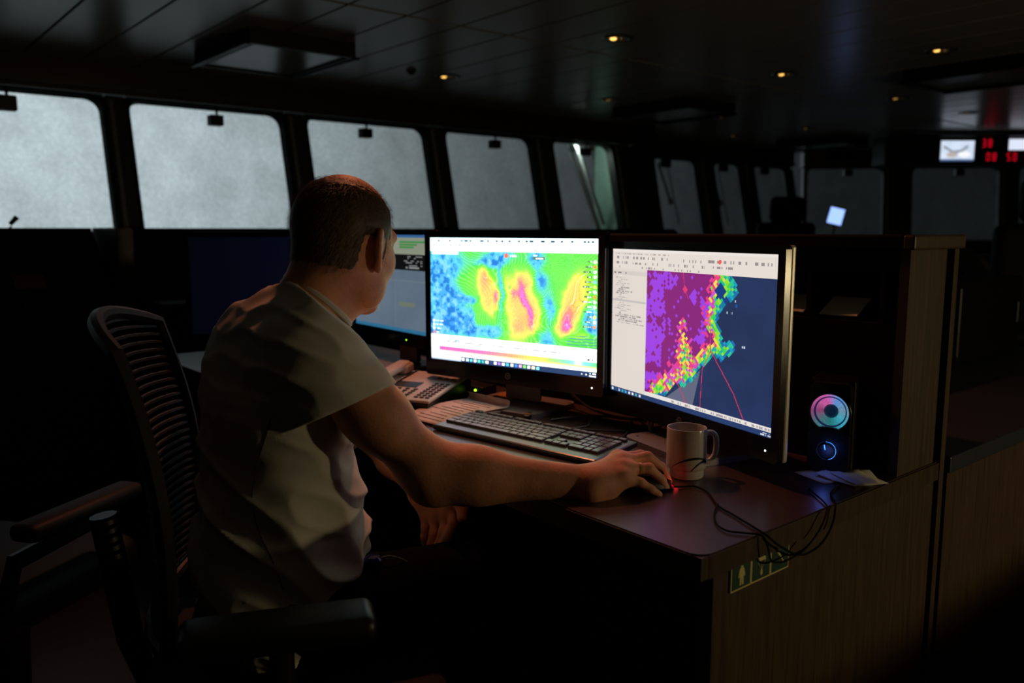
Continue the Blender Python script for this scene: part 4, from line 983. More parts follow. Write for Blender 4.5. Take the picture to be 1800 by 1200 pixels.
for a in ((-.17, -.155, -.12, .10, 0, .30), (.155, .17, -.12, .10, 0, .30), (-.155, .155, .085, .10, 0, .30), (-.155, .155, -.12, .085, 0, .015), (-.155, .155, -.12, .085, .285, .30)): MB().box(*a).build('board', wood_panel, t)
for k in range(4): MB().tube([(-.08 + .05 * k, -.04, .12), (-.08 + .05 * k, -.04, .26)], .014, 8).build('flashlight', [black_plastic, steel, black_plastic, dark_metal][k], t, True)
t = thing('side_table', 'dark low table carrying the wooden key box', 'table', (1.38, 4.08, 0))
MB().rbox(-.30, .30, -.18, .18, .515, .549, .004).build('table_top', wood_dark, t)
for sx in (-.26, .26):
    for sy in (-.14, .14): MB().box(sx - .02, sx + .02, sy - .02, sy + .02, 0, .514).build('leg', wood_dark, t)
t = thing('gooseneck_microphone', 'thin gooseneck microphone rising before the leftmost window', 'microphone', (.62, 4.44, .975))
MB().lathe([(.001, .02), (.028, .018), (.03, -.012), (.001, -.012)], 16).build('base', black_plastic, t, True)
MB().tube(spline([(0, 0, 0), (.0, 0, .10), (.03, 0, .18), (.075, 0, .235)], 6), .004, 6).build('neck', dark_metal, t, True)
MB().tube([(.07, 0, .243), (.10, 0, .277)], [.009, .012], 10).build('capsule', black_matte, t, True)
o = MB().rbox(-.065, .065, -.06, .06, 0, .006, .001, 1).build('clipboard', M('clipboard_paper', (150, 112, 96), .6), None, loc=(.745, 4.42, .955), rot=(R(35), 0, 0)); tag(o, 'small pale clipboard on the leftmost visible console', 'clipboard')

# ================================================================== far side of the bridge
# overhead panel with camera display and red repeaters
t = thing('overhead_panel', 'black overhead instrument panel with bright display and red readouts', 'instrument panel', (8.70, 3.42, 1.955), R(-39.5))
MB().rbox(-.85, 1.1, .0, .30, -.125, .145, .01).build('housing', black_plastic, t)
MB().rbox(-.85, 1.1, -.10, .0, .135, .150, .003, 1).build('added_visor', black_plastic, t)  # lip added to hold the panel's glow off the ceiling
for k in (-.7, .9): MB().tube([(k, .15, .14), (k, .15, .178)], .02, 8).build('hanger', dark_metal, t)
def cam_picture(nx=60, ny=40):
    U, V = np.meshgrid((np.arange(nx) + .5) / nx, (np.arange(ny) + .5) / ny)
    img = np.zeros((ny, nx, 3)) + np.array((212, 226, 246)); img += 30 * (fbm(U, V, 4, 9)[..., None] - .5)
    for pts in ([(.12, .30), (.38, .55), (.62, .50), (.80, .28)],): img[seg_dist(U, V, pts, 1.5) < .05] = (120, 130, 146)
    img[blob(U, V, .36, .68, .20, .16) > .5] = (188, 176, 172); img[blob(U, V, .72, .66, .2, .16) > .45] = (250, 252, 255); img[V > .90] = (70, 96, 140)
    return img
dsp = MB().ring(rrect(-.335, .03, -.115, .115, .01, 3), rrect(-.318, .013, -.096, .098, .002, 3), -.018, 0, 'y').build('display_frame', black_plastic, t)
sc_ = grid_screen('display', .331, .194, 60, 40, cam_picture(), 1.0, dsp); sc_.location = (-.1525, -.006, .001)
red = M('red_led', (255, 20, 40), .3, emis=(255, 10, 46), estr=.75)
def readout(cx, cz, digits, sz=.040):
    m = MB().box(cx - .09, cx + .09, -.006, 0, cz - .045, cz + .045).build('readout', black_plastic, t)
    SEG = {'8': 'abcdefg', '1': 'bc', '3': 'abcdg', '0': 'abcdef', '7': 'abc', '2': 'abged', '5': 'afgcd'}
    for k, ch in enumerate(digits):
        x = cx - .045 + k * .06; s = MB()
        for sg in SEG[ch]:
            bx = {'a': (-.4, .4, .9, 1.1), 'd': (-.4, .4, -1.1, -.9), 'g': (-.4, .4, -.1, .1), 'b': (.4, .6, .1, .95), 'c': (.4, .6, -.95, -.1), 'f': (-.6, -.4, .1, .95), 'e': (-.6, -.4, -.95, -.1)}[sg]
            s.box(x + bx[0] * sz * .62, x + bx[1] * sz * .62, -.010, -.0065, cz + bx[2] * sz * .85, cz + bx[3] * sz * .85)
        s.build('digit', red, m)
readout(.15, .075, '38'); readout(.20, -.055, '08'); readout(.40, -.055, '50')
d2 = MB().ring(rrect(.33, .60, .0, .125, .008, 3), rrect(.342, .588, .010, .115, .002, 3), -.018, 0, 'y').build('display_frame', black_plastic, t)
sc_ = grid_screen('display', .246, .105, 24, 12, np.zeros((12, 24, 3)) + np.array((214, 222, 240)), 1.1, d2); sc_.location = (.465, -.006, .0625)
# header beam across the far windows already belongs to the wall; tablet glowing on its holder
t = thing('tablet', 'small glowing blue white tablet in front of the far window', 'tablet', (6.85, 3.80, 1.235), R(-52))
tb = MB().rbox(-.070, .070, -.006, .006, 0, .165, .004).build('case', black_plastic, t, rot=(R(-6), R(14), 0))
MB().box(-.060, .060, -.0075, -.0065, .012, .152).build('screen', M('tablet_glow', (150, 180, 255), .3, emis=(150, 182, 255), estr=1.5), tb)
MB().tube([(0.02, .02, .04), (.0, .04, -.13)], .010, 8).build('holder', dark_metal, t)
# steering console in the middle of the bridge
t = thing('steering_console', 'low dark steering console behind the tall shelf unit', 'console', (7.6, 3.55, 0), R(-40))
MB().rbox(-1.6, 1.3, -.30, .60, 0, .98, .02).build('cabinet', lam, t)
MB().rbox(-1.6, 1.3, .10, .60, .981, 1.10, .02).build('upstand', lam, t)
t = thing('chart_desk', 'dark desk with a sloping grey chart board near the right edge', 'desk', (6.40, 2.42, 0), R(-30))
MB().rbox(-.5, .7, -.35, .35, 0, .86, .01).build('cabinet', lam, t)
MB().rbox(-.13, .13, -.22, .22, 0, .012, .003, 1).build('chart_board', M('chart_grey', (120, 122, 130), .5), t, loc=(-.05, .02, .955), rot=(R(30), 0, R(0)))
MB().box(-.10, .0, .10, .22, .861, .98).build('board_rest', lam, t)
# ================================================================== the man (distance fields turned into meshes)
def V3(p): return np.array((p[0], p[1], p[2]), dtype=np.float32)
def A_(x, y, d): return V3(at(x, y, d))
def surface_nets(F, org, h):
    S = F < 0
    nx, ny, nz = F.shape
    c = np.zeros((nx - 1, ny - 1, nz - 1), np.int8)
    for dx in (0, 1):
        for dy in (0, 1):
            for dz in (0, 1): c += S[dx:nx - 1 + dx, dy:ny - 1 + dy, dz:nz - 1 + dz]
    act = (c > 0) & (c < 8); ids = np.argwhere(act)
    index = np.full(act.shape, -1, np.int32); index[act] = np.arange(len(ids))
    acc = np.zeros((len(ids), 3)); cnt = np.zeros(len(ids))
    cor = [(a, b, d) for a in (0, 1) for b in (0, 1) for d in (0, 1)]
    vals = {q: F[ids[:, 0] + q[0], ids[:, 1] + q[1], ids[:, 2] + q[2]] for q in cor}
    for a in cor:
        for ax in range(3):
            if a[ax]: continue
            b = list(a); b[ax] = 1; b = tuple(b); fa, fb = vals[a], vals[b]; m = (fa < 0) != (fb < 0)
            tt = np.where(m, fa / np.where(m, fa - fb, 1), 0); p = np.array(a, float)[None, :].repeat(len(ids), 0); p[:, ax] += tt
            acc[m] += p[m]; cnt[m] += 1
    V = (ids + acc / cnt[:, None]) * h + np.array(org)
    faces = []
    for ax in range(3):
        o1, o2 = [(1, 2), (2, 0), (0, 1)][ax]
        sl0 = [slice(None)] * 3; sl1 = [slice(None)] * 3; sl0[ax] = slice(0, -1); sl1[ax] = slice(1, None)
        a, b = S[tuple(sl0)], S[tuple(sl1)]; ed = np.argwhere(a != b)
        ok = (ed[:, o1] > 0) & (ed[:, o2] > 0) & (ed[:, o1] < F.shape[o1] - 1) & (ed[:, o2] < F.shape[o2] - 1); ed = ed[ok]
        flip = a[tuple(ed.T)]
        def g(d1, d2):
            q = ed.copy(); q[:, o1] += d1; q[:, o2] += d2; return index[tuple(q.T)]
        f = np.stack([g(-1, -1), g(0, -1), g(0, 0), g(-1, 0)], 1); f[~flip] = f[~flip][:, ::-1]; faces.append(f)
    return V, np.concatenate(faces)

def grid(lo, hi, h):
    ax = [np.arange(lo[i], hi[i] + h, h, dtype=np.float32) for i in range(3)]
    return ax
class Field:
    def __init__(self, lo, hi, h):
        self.ax = grid(lo, hi, h); self.h = h; self.lo = [a[0] for a in self.ax]
        self.F = np.full([len(a) for a in self.ax], .06, np.float32)
    def sub(self, lo, hi):
        s = tuple(slice(max(0, int(np.searchsorted(a, lo[i]) - 1)), int(np.searchsorted(a, hi[i]) + 1)) for i, a in enumerate(self.ax))
        if any(q.start >= q.stop for q in s): return None, None
        P = np.stack(np.meshgrid(*[a[q] for a, q in zip(self.ax, s)], indexing='ij'), -1); return s, P
    def union(self, fn, lo, hi, k, m=None):
        m = (k + .02) if m is None else m
        s, P = self.sub(np.array(lo) - m, np.array(hi) + m)
        if s is None: return
        b = fn(P); a = self.F[s]; hh = np.maximum(k - np.abs(a - b), 0) / max(k, 1e-6); self.F[s] = np.minimum(a, b) - hh * hh * k * .25
    def cone(self, a, b, ra, rb, k=.01):
        a = np.asarray(a, np.float32); b = np.asarray(b, np.float32); ba = b - a; L2 = float(ba @ ba) + 1e-9; r = max(ra, rb)
        def fn(P):
            t = np.clip(((P - a) @ ba) / L2, 0, 1); return np.linalg.norm(P - a - t[..., None] * ba, axis=-1) - (ra + (rb - ra) * t)
        self.union(fn, np.minimum(a, b) - r, np.maximum(a, b) + r, k)
    def ell(self, c, rad, Rm=None, k=.02):
        c = np.asarray(c, np.float32); rad = np.asarray(rad, np.float32); Rm = np.eye(3, dtype=np.float32) if Rm is None else np.asarray(Rm, np.float32); r = rad.max()
        def fn(P):
            q = ((P - c) @ Rm); k0 = np.linalg.norm(q / rad, axis=-1); k1 = np.linalg.norm(q / (rad * rad), axis=-1) + 1e-9; return k0 * (k0 - 1) / k1
        self.union(fn, c - r, c + r, k)
    def nets(self): return surface_nets(self.F, self.lo, self.h)

# ---- skeleton -----------------------------------------------------------
PHI = R(-10)
tf = np.array((math.cos(PHI), math.sin(PHI), 0), np.float32); tl = np.array((-math.sin(PHI), math.cos(PHI), 0), np.float32)
# torso rows: centre, lateral half width, depth half width
ROWS = [(502, 1085, 1.50, .178, .140), (500, 1030, 1.50, .180, .146), (498, 970, 1.50, .172, .146), (496, 915, 1.50, .168, .142), (494, 860, 1.50, .164, .134), (492, 800, 1.50, .163, .128),
        (490, 740, 1.49, .168, .127), (492, 680, 1.48, .178, .126), (496, 625, 1.47, .174, .110), (504, 580, 1.465, .148, .090), (524, 548, 1.46, .110, .079), (542, 522, 1.455, .083, .070), (552, 500, 1.45, .064, .060)]
rp_ = [(A_(x, y, d), a, b) for x, y, d, a, b in ROWS]
rz_ = np.array([p[2] for p, _, _ in rp_]); rx_ = np.array([p[0] for p, _, _ in rp_]); ry_ = np.array([p[1] for p, _, _ in rp_]); ra_ = np.array([a for _, a, _ in rp_]); rb_ = np.array([b for _, _, b in rp_])
def torso(P, off=0.0):
    z = P[..., 2]; cx = np.interp(z, rz_, rx_); cy = np.interp(z, rz_, ry_); a = np.interp(z, rz_, ra_) + off; b = np.interp(z, rz_, rb_) + off
    dx = P[..., 0] - cx; dy = P[..., 1] - cy; u = dx * tl[0] + dy * tl[1]; v = dx * tf[0] + dy * tf[1]
    k0 = np.sqrt((u / a) ** 2 + (v / b) ** 2) + 1e-6; k1 = np.sqrt((u / a ** 2) ** 2 + (v / b ** 2) ** 2) + 1e-6
    d = k0 * (k0 - 1) / k1; d = np.where(k0 < .5, -(1 - k0) * np.minimum(a, b), d)
    return np.maximum(d * .92, np.maximum(rz_.min() - z, z - rz_.max()))
TLO = np.array((rx_.min() - .22, ry_.min() - .22, rz_.min() - .01)); THI = np.array((rx_.max() + .22, ry_.max() + .22, rz_.max() + .01))

SR = A_(548, 618, 1.335); ER = A_(760, 830, 1.40); WR = A_(1040, 850, 1.41)
SL = A_(455, 605, 1.64); EL = A_(680, 775, 1.80); WL = A_(752, 866, 1.60)
# head frame
HC = A_(607, 427, 1.47); TH = R(24); TP_ = R(-7)
hf = np.array((math.cos(TH) * math.cos(TP_), math.sin(TH) * math.cos(TP_), math.sin(TP_))); hl = np.array((-math.sin(TH), math.cos(TH), 0)); hu = np.cross(hf, hl)
roll = R(4); hl, hu = hl * math.cos(roll) + hu * math.sin(roll), hu * math.cos(roll) - hl * math.sin(roll)
HM = np.stack([hf, hl, hu], 1).astype(np.float32)          # columns: forward, left, up
def hd(x, y, z): return HC + HM @ np.array((x, y, z), np.float32)
NB = A_(552, 545, 1.455)                                     # base of the neck
NT = hd(-.030, 0, -.045)

def head_into(F):
    F.ell(hd(-.012, 0, .028), (.098, .077, .090), HM, .02)
    F.ell(hd(.030, 0, -.030), (.066, .062, .075), HM, .035)
    F.ell(hd(.040, 0, -.078), (.048, .050, .046), HM, .03)          # jaw
    F.ell(hd(.078, 0, -.108), (.018, .024, .017), HM, .02)          # chin
    for s in (-1, 1):
        F.ell(hd(.062, s * .036, -.028), (.024, .024, .024), HM, .025)       # cheek
        F.ell(hd(.074, s * .030, .022), (.016, .026, .012), HM, .016)      # brow
        F.ell(hd(.018, s * .054, -.078), (.030, .014, .030), HM, .022)     # jaw angle
        # ear: thin bowl, helix rim and lobe, standing off to the back
        ev = np.array((-.86, s * .50, 0.0)); ev /= np.linalg.norm(ev); en = np.array((-s * ev[1], s * ev[0], 0.0))
        EM = np.stack([HM @ ev, HM @ np.array((-ev[1], ev[0], 0)), HM[:, 2]], 1)
        ec = np.array((-.008, s * .0815, -.006))
        F.ell(hd(*ec), (.018, .0045, .030), EM, .006)
        def ep(a): q = ec + ev * (.0185 + .003 * math.sin(a)) * math.cos(a); return hd(q[0] - .004 * math.sin(a), q[1], q[2] + .0325 * math.sin(a))
        for i in range(10):
            a0 = R(-70 + 24 * i); F.cone(ep(a0), ep(a0 + R(24)), .0042, .0042, .004)
        F.ell(hd(ec[0] + .006, ec[1] - s * .003, ec[2] - .032), (.008, .005, .009), EM, .008)
    F.cone(hd(.088, 0, .012), hd(.112, 0, -.030), .010, .014, .012)      # nose
    for s in (-1, 1): F.ell(hd(.098, s * .012, -.034), (.010, .008, .008), HM, .008)
    F.cone(hd(.090, -.018, -.064), hd(.090, .018, -.064), .0075, .0075, .008)   # upper lip
    F.cone(hd(.088, -.014, -.076), hd(.088, .014, -.076), .008, .008, .008)     # lower lip
    F.cone(NT, NB, .058, .062, .03)
    F.cone(hd(-.055, 0, -.03), NB - tf * .02, .040, .048, .03)
    F.cone(hd(.03, 0, -.075), NB + tf * .03, .030, .036, .03)

def finger(F, pts, r0, r1, k=.005):
    n = len(pts) - 1
    for i in range(n): F.cone(pts[i], pts[i + 1], r0 + (r1 - r0) * i / n, r0 + (r1 - r0) * (i + 1) / n, k)

# right hand on the mouse (pinky side towards the lens)
RF = {'index': [A_(1086, 806, 1.462), A_(1126, 800, 1.490), A_(1152, 818, 1.512), A_(1166, 840, 1.520)],
      'middle': [A_(1094, 812, 1.443), A_(1138, 803, 1.462), A_(1163, 822, 1.478), A_(1174, 845, 1.484)],
      'ring': [A_(1097, 824, 1.424), A_(1141, 823, 1.432), A_(1162, 843, 1.442), A_(1172, 862, 1.446)],
      'pinky': [A_(1094, 838, 1.408), A_(1126, 848, 1.410), A_(1144, 860, 1.412), A_(1158, 869, 1.414)]}
def right_hand(F):
    for n, r0, r1 in (('index', .0105, .0075), ('middle', .0108, .0078), ('ring', .0102, .0074), ('pinky', .0090, .0066)): finger(F, RF[n], r0, r1)
    for n, r in (('index', .016), ('middle', .016), ('ring', .015), ('pinky', .014)):
        w0 = WR + (RF[n][0] - RF['middle'][0]) * .35; F.cone(w0, RF[n][0] - np.array((0, 0, .004)), .023, r, .018)
    F.cone(WR + np.array((0, .004, -.004)), (RF['pinky'][0] + WR) / 2 - np.array((0, 0, .014)), .022, .018, .02)    # heel
    F.cone(WR + np.array((.01, .018, 0)), A_(1078, 830, 1.462), .020, .015, .02)
    finger(F, [A_(1078, 830, 1.462), A_(1108, 838, 1.492), A_(1136, 850, 1.502)], .0125, .009, .008)
    for n in ('index', 'middle', 'ring', 'pinky'): F.ell(RF[n][0] + np.array((0, 0, .003)), (.0115, .0105, .0105), None, .008)   # knuckles
def right_arm(F):
    F.cone(SR, ER, .052, .0405, .02)
    m = ER + (WR - ER) * .28
    F.ell(SR + (ER - SR) * .52, (.046, .046, .046), None, .05)
    F.cone(ER, m, .0395, .0400, .06); F.cone(m, WR, .0385, .0255, .05)
    F.cone(m + np.array((0, 0, -.004)), WR + np.array((0, .008, 0)), .033, .023, .02)
    F.ell(ER + (ER - SR) / np.linalg.norm(ER - SR) * .012 + np.array((-.008, 0, -.012)), (.032, .032, .032), None, .02)   # elbow
    F.ell(WR + np.array((.0, -.016, .010)), (.014, .012, .011), None, .012)

LF = {'index': [A_(800, 888, 1.555), A_(797, 918, 1.535), A_(786, 944, 1.530), A_(776, 962, 1.535)],
      'middle': [A_(786, 899, 1.565), A_(780, 934, 1.545), A_(771, 958, 1.545), A_(766, 974, 1.555)],
      'ring': [A_(768, 904, 1.580), A_(763, 936, 1.565), A_(758, 957, 1.565), A_(757, 970, 1.575)],
      'pinky': [A_(752, 902, 1.595), A_(748, 927, 1.585), A_(746, 944, 1.585), A_(747, 956, 1.590)]}
def left_hand(F):
    for n, r0, r1 in (('index', .0105, .0078), ('middle', .0108, .0078), ('ring', .0102, .0074), ('pinky', .0090, .0068)): finger(F, LF[n], r0, r1)
    for n, r in (('index', .016), ('middle', .016), ('ring', .015), ('pinky', .014)):
        w0 = WL + (LF[n][0] - LF['middle'][0]) * .35; F.cone(w0, LF[n][0], .023, r, .018)
    F.cone(WL + np.array((.012, 0, -.005)), A_(792, 876, 1.545), .018, .014, .018)
    finger(F, [A_(792, 876, 1.545), A_(812, 888, 1.525), A_(812, 910, 1.515)], .0125, .009, .008)
    for n in ('index', 'middle', 'ring', 'pinky'): F.ell(LF[n][0], (.0115, .0115, .011), None, .008)
def left_arm(F):
    F.cone(SL, EL, .056, .044, .02); m = EL + (WL - EL) * .3
    F.cone(EL, m, .042, .045, .03); F.cone(m, WL, .044, .0265, .03)

def skin_mat():
    m = M('skin', (224, 156, 122), .58, var=.16, vscale=26, bump=.25, bscale=190, sss=.18)
    return m
SKIN = skin_mat()
HAIRC = M('hair_brown', (74, 56, 40), .55, var=.25, vscale=60)
man = thing('person', 'seated man in a pale T-shirt leaning to the screens, hand on the mouse', 'person', (float(CH[0]), float(CH[1]), 0))
off = np.array((CH[0], CH[1], 0), np.float32)
Vs, Fs, n0 = [], [], 0
def take(F):
    global n0
    v, f = F.nets(); Vs.append(v - off); Fs.append(f + n0); n0 += len(v)
lo_h = np.minimum(HC, NB) - np.array((.15, .15, .10)); hi_h = np.maximum(HC, NB) + np.array((.17, .15, .16))
HF = Field(lo_h, hi_h, .0028); head_into(HF)
HF.union(lambda P: torso(P, -.012), TLO, THI, .02); take(HF)
pts = np.array([SR, ER, WR] + [p for c in RF.values() for p in c])
AF = Field(pts.min(0) - np.array((.07, .07, .07)), pts.max(0) + np.array((.03, .03, .07)), .0026); right_arm(AF); right_hand(AF)
# the arm starts inside the sleeve
ax_ = (ER - SR) / np.linalg.norm(ER - SR)
take(AF)
pts = np.array([EL, WL] + [p for c in LF.values() for p in c])
LFd = Field(pts.min(0) - .06, pts.max(0) + .06, .0030); left_arm(LFd); left_hand(LFd); take(LFd)
TF_ = Field(TLO - .05, THI + .05, .010); TF_.union(lambda P: torso(P, -.016), TLO, THI, .01); TF_.cone(SL, SL + (EL - SL) * .95, .054, .042, .02); TF_.cone(SR, SR + (ER - SR) * .5, .05, .045, .02); take(TF_)
body = link('body', npmesh('body', np.concatenate(Vs), np.concatenate(Fs), SKIN), man)

# eyes, ring
for s in (-1, 1):
    e = MB().lathe([(.0005, -.011), (.006, -.0092), (.0105, -.003), (.0105, .003), (.006, .0092), (.0005, .011)], 14).build('eye', M('eye_white', (225, 220, 212), .15), man, True, loc=Vector(hd(.073, s * .031, -.001) - off))
    MB().lathe([(.0003, .0009), (.005, .0)], 12).build('iris', M('iris', (52, 66, 72), .2), e, loc=Vector(hf * .0107), rot=Vector(hf).to_track_quat('Z', 'Y').to_euler())
rq = RF['ring'][0] + (RF['ring'][1] - RF['ring'][0]) * .62; rd = Vector(RF['ring'][1] - RF['ring'][0]).normalized()
MB().lathe([(.0097, -.0026), (.0108, -.0022), (.0108, .0022), (.0097, .0026)], 28, closed=True).build('ring', M('gold', (236, 186, 110), .35, .55), man, True, loc=Vector(rq - off), rot=rd.to_track_quat('Z', 'Y').to_euler())

# ---- shirt ---------------------------------------------------------------
rs = np.random.default_rng(5)
def waves(P, dirs, wl, seed):
    r = np.random.default_rng(seed); out = np.zeros(P.shape[:-1], np.float32)
    for i in range(6):
        d = np.array(dirs, np.float32) * (1 + .15 * r.normal()) + r.normal(size=3).astype(np.float32) * .28; d /= np.linalg.norm(d); kf = 2 * math.pi / (wl * (.7 + .7 * r.random())); out += np.cos(P @ (d * kf) + r.random() * 6.28)
    return out / 6 * 1.6
SHL = (SR + SL) / 2
sleeve_c = A_(600, 716, 1.345); sleeve_n = np.array(RIGHT * .40 - UP * .915 + FWD * .05, np.float32); sleeve_n /= np.linalg.norm(sleeve_n)
SE = A_(596, 738, 1.345)
lsl_n = (EL - SL) / np.linalg.norm(EL - SL); lsl_c = SL + lsl_n * .20
def folds(P):
    z = P[..., 2]; zh = (z - .58) / .45
    low = np.clip(1.15 - zh * 1.3, 0, 1); hi = np.clip(zh * 1.6 - .9, 0, 1)
    ridge = waves(P, (.30, -.25, 1.0), .150, 1); ridge = np.sign(ridge) * np.abs(ridge) ** .7
    r2 = waves(P, (.9, .1, .65), .110, 2)
    cr_ = 1 - np.abs(waves(P, (.55, -.35, .9), .13, 6)); cr_ = np.clip(cr_, 0, 1) ** 3
    d = -.0090 * low * ridge - .0055 * low * r2 - .015 * low * cr_
    r3 = waves(P, tuple(np.array(RIGHT) * .25 + np.array(UP) * .5 + np.array((0, 0, .3))), .085, 3); c3 = np.clip(1 - np.abs(waves(P, tuple(np.array(RIGHT) * .5 + np.array(UP) * .6 + np.array(FWD) * .2), .10, 8)), 0, 1) ** 2; d += -.0040 * hi * np.clip(r3, -.7, 1) - .0095 * hi * c3
    d += -.0012 * waves(P, (.3, .5, .6), .045, 4)
    return d.astype(np.float32)
SF = Field(TLO - .03, THI + np.array((.06, .06, .02)), .0040)
SF.union(lambda P: torso(P, .004), TLO, THI, .01)
SF.cone(SHL + tl * .10 + np.array((0, 0, .012)), SR + np.array((0, 0, -.002)), .062, .070, .05)
SF.cone(SHL - tl * .10 + np.array((0, 0, .012)), SL + np.array((0, 0, -.002)), .070, .074, .05)
SF.cone(SR, SE, .074, .071, .035)
SF.cone(SR + (ER - SR) * .1, SR + (ER - SR) * .50, .062, .060, .03)
SF.cone(SL, SL + lsl_n * .24, .076, .074, .03)
SF.ell(A_(472, 640, 1.49), (.085, .10, .10), None, .06)      # rounded upper back
s_, P_ = SF.sub(np.array(SF.lo) - 1, np.array([a[-1] for a in SF.ax]) + 1)
f0 = SF.F[s_] + folds(P_)
def half(P, c, n): return ((P - np.asarray(c, np.float32)) @ np.asarray(n, np.float32))
# cut the sleeves
near_r = np.linalg.norm(P_ - SE, axis=-1) < .17
armside = half(P_, SR, -tl) > -.035
f0 = np.where(near_r & armside & (half(P_, torso_c := (SR + SE) / 2, sleeve_n) > 0), np.maximum(f0, half(P_, sleeve_c, sleeve_n)), f0)
# re-add the trunk that the sleeve cut may have clipped
trunk = torso(P_, .004) + folds(P_); f0 = np.minimum(f0, trunk)
f0 = np.where((half(P_, SL, tl) > .0), np.maximum(f0, half(P_, lsl_c, lsl_n)), f0)
# hollow sleeve end
inner = None
def cone_d(P, a, b, ra, rb):
    ba = b - a; t = np.clip(((P - a) @ ba) / float(ba @ ba), 0, 1); return np.linalg.norm(P - a - t[..., None] * ba, axis=-1) - (ra + (rb - ra) * t)
holl = np.maximum(cone_d(P_, SR + (SE - SR) * .45, SE + (SE - SR) * .6, .059, .064) - 0.0, -half(P_, sleeve_c - sleeve_n * .05, sleeve_n))
holl = np.maximum(holl, -(torso(P_, .010)))
f0 = np.maximum(f0, -holl)
# neck opening, tilted forward
neck_ax = (NT - NB) / np.linalg.norm(NT - NB)
hole = cone_d(P_, NB - neck_ax * .03, NB + neck_ax * .2, .0640, .080)
f0 = np.maximum(f0, -np.maximum(hole, -half(P_, NB + np.array((0, 0, -.005)), neck_ax)))
# collar plane: higher at the nape than at the throat
cn = neck_ax * .92 + tf * .40; cn /= np.linalg.norm(cn)
f0 = np.maximum(f0, half(P_, NB + neck_ax * .020, cn))
# hem: longer at the back
hemF, hemB = A_(632, 972, 1.47), A_(430, 1062, 1.56)
hz = np.interp(P_ @ tf, sorted([float(hemB @ tf), float(hemF @ tf)]), [min(hemB[2], hemF[2]), max(hemB[2], hemF[2])])
f0 = np.maximum(f0, hz - .004 - P_[..., 2])
sv, sf = surface_nets(f0.astype(np.float32), SF.lo, SF.h)
shirt_mat = M('shirt_cotton', (216, 210, 198), .85, var=.05, vscale=14, bump=.25, bscale=700)
shirt = link('shirt', npmesh('shirt', sv - off, sf, shirt_mat), man)
sm = shirt.modifiers.new('relax', 'SMOOTH'); sm.factor = .5; sm.iterations = 2
# knitted collar band
ring = []
b1 = np.cross(cn, tl); b1 /= np.linalg.norm(b1)
for i in range(40):
    a = 2 * math.pi * i / 40; ring.append(Vector(NB + neck_ax * .018 + (tl * math.cos(a) + b1 * math.sin(a)) * .0675 - off))
MB().tube(ring + [ring[0], ring[1]], .0058, 8, False).build('collar', shirt_mat, shirt, True)

# side seam of the shirt, laid on the finished cloth
from mathutils.bvhtree import BVHTree
bpy.context.view_layer.update()
tree = BVHTree.FromObject(shirt, bpy.context.evaluated_depsgraph_get()); seam = []
inv = shirt.matrix_world.inverted(); o_ = inv @ CAM
for x, y in ((476, 735), (466, 770), (455, 805), (447, 840), (443, 872), (447, 905), (456, 935), (468, 962), (480, 988), (490, 1012), (498, 1036)):
    h_ = tree.ray_cast(o_, (inv @ at(x, y, 1.0) - o_).normalized())
    if h_[0] is not None: seam.append(h_[0])
if len(seam) > 3: MB().tube(spline(seam, 6), .0011, 5).build('side_seam', M('seam_thread', (60, 52, 40), .9), shirt, True)

# ---- trousers, belt, shoes ------------------------------------------------
HIPR = A_(545, 1075, 1.42); HIPL = A_(470, 1075, 1.58)
hipc = (HIPR + HIPL) / 2
KR = HIPR + tf * .44 - tl * .06 + np.array((0, 0, .02)); KL = HIPL + np.array((.42, .06, .02))
AR = np.array((KR[0] - .06, KR[1] - .02, .10)); AL = np.array((KL[0] - .02, KL[1] + .03, .10))
TRF = Field(np.array((.33, .85, -.0)), np.array((1.25, 1.80, .68)), .008)
TRF.union(lambda P: np.maximum(torso(P, -.002), P[..., 2] - .60), TLO, np.array((THI[0], THI[1], .62)), .02)
TRF.ell(hipc + np.array((0, 0, -.02)), (.165, .185, .085), None, .03)
for a, b, c_ in ((HIPR, KR, AR), (HIPL, KL, AL)):
    TRF.cone(a - np.array((0, 0, .01)), b, .088, .068, .04); TRF.cone(b, c_, .066, .052, .03)
tv, tfc = TRF.nets()
link('trousers', npmesh('trousers', tv - off, tfc, M('black_trousers', (7, 7, 8), .9, spec=.05, bump=.3, bscale=300)), man)
for c_ in (AR, AL):
    SH_ = Field(np.array((c_[0] - .12, c_[1] - .10, -.01)), np.array((c_[0] + .26, c_[1] + .10, .16)), .006)
    SH_.cone(np.array((c_[0] - .03, c_[1], .045)), np.array((c_[0] + .16, c_[1] - .01, .036)), .043, .034, .02); SH_.cone(np.array((c_[0] - .02, c_[1], .05)), np.array((c_[0], c_[1], .10)), .046, .050, .02)
    SH_.F = np.maximum(SH_.F, (.003 - SH_.ax[2])[None, None, :]); v_, f_ = SH_.nets(); link('shoe', npmesh('shoe', v_ - off, f_, M('shoe_leather', (12, 11, 11), .4)), man)

# key chain clipped to the belt
kc = thing('key_clip', 'blue oval clip with a thin chain hanging at the man\'s belt', 'key chain', Vector(A_(655, 982, 1.43)), R(-20))
MB().lathe([(.0005, .006), (.012, .005), (.017, .0), (.012, -.005), (.0005, -.006)], 20).build('clip', M('clip_blue', (20, 30, 90), .12, .3), kc, True)
cp = spline([(.012, 0, 0), (.03, -.004, .002), (.055, -.006, -.008), (.085, -.006, -.035), (.115, -.010, -.062)], 8)
bead = MB().lathe([(.0003, .0016), (.0014, .0008), (.0014, -.0008), (.0003, -.0016)], 8).mesh('bead', steel, True)
for p in cp: link('chain_bead', bead, kc, p)
MB().lathe([(.0005, .005), (.004, .003), (.005, 0), (.004, -.003), (.0005, -.005)], 12).build('end_ball', M('copper', (200, 120, 70), .2, 1.0), kc, True, loc=cp[-1])

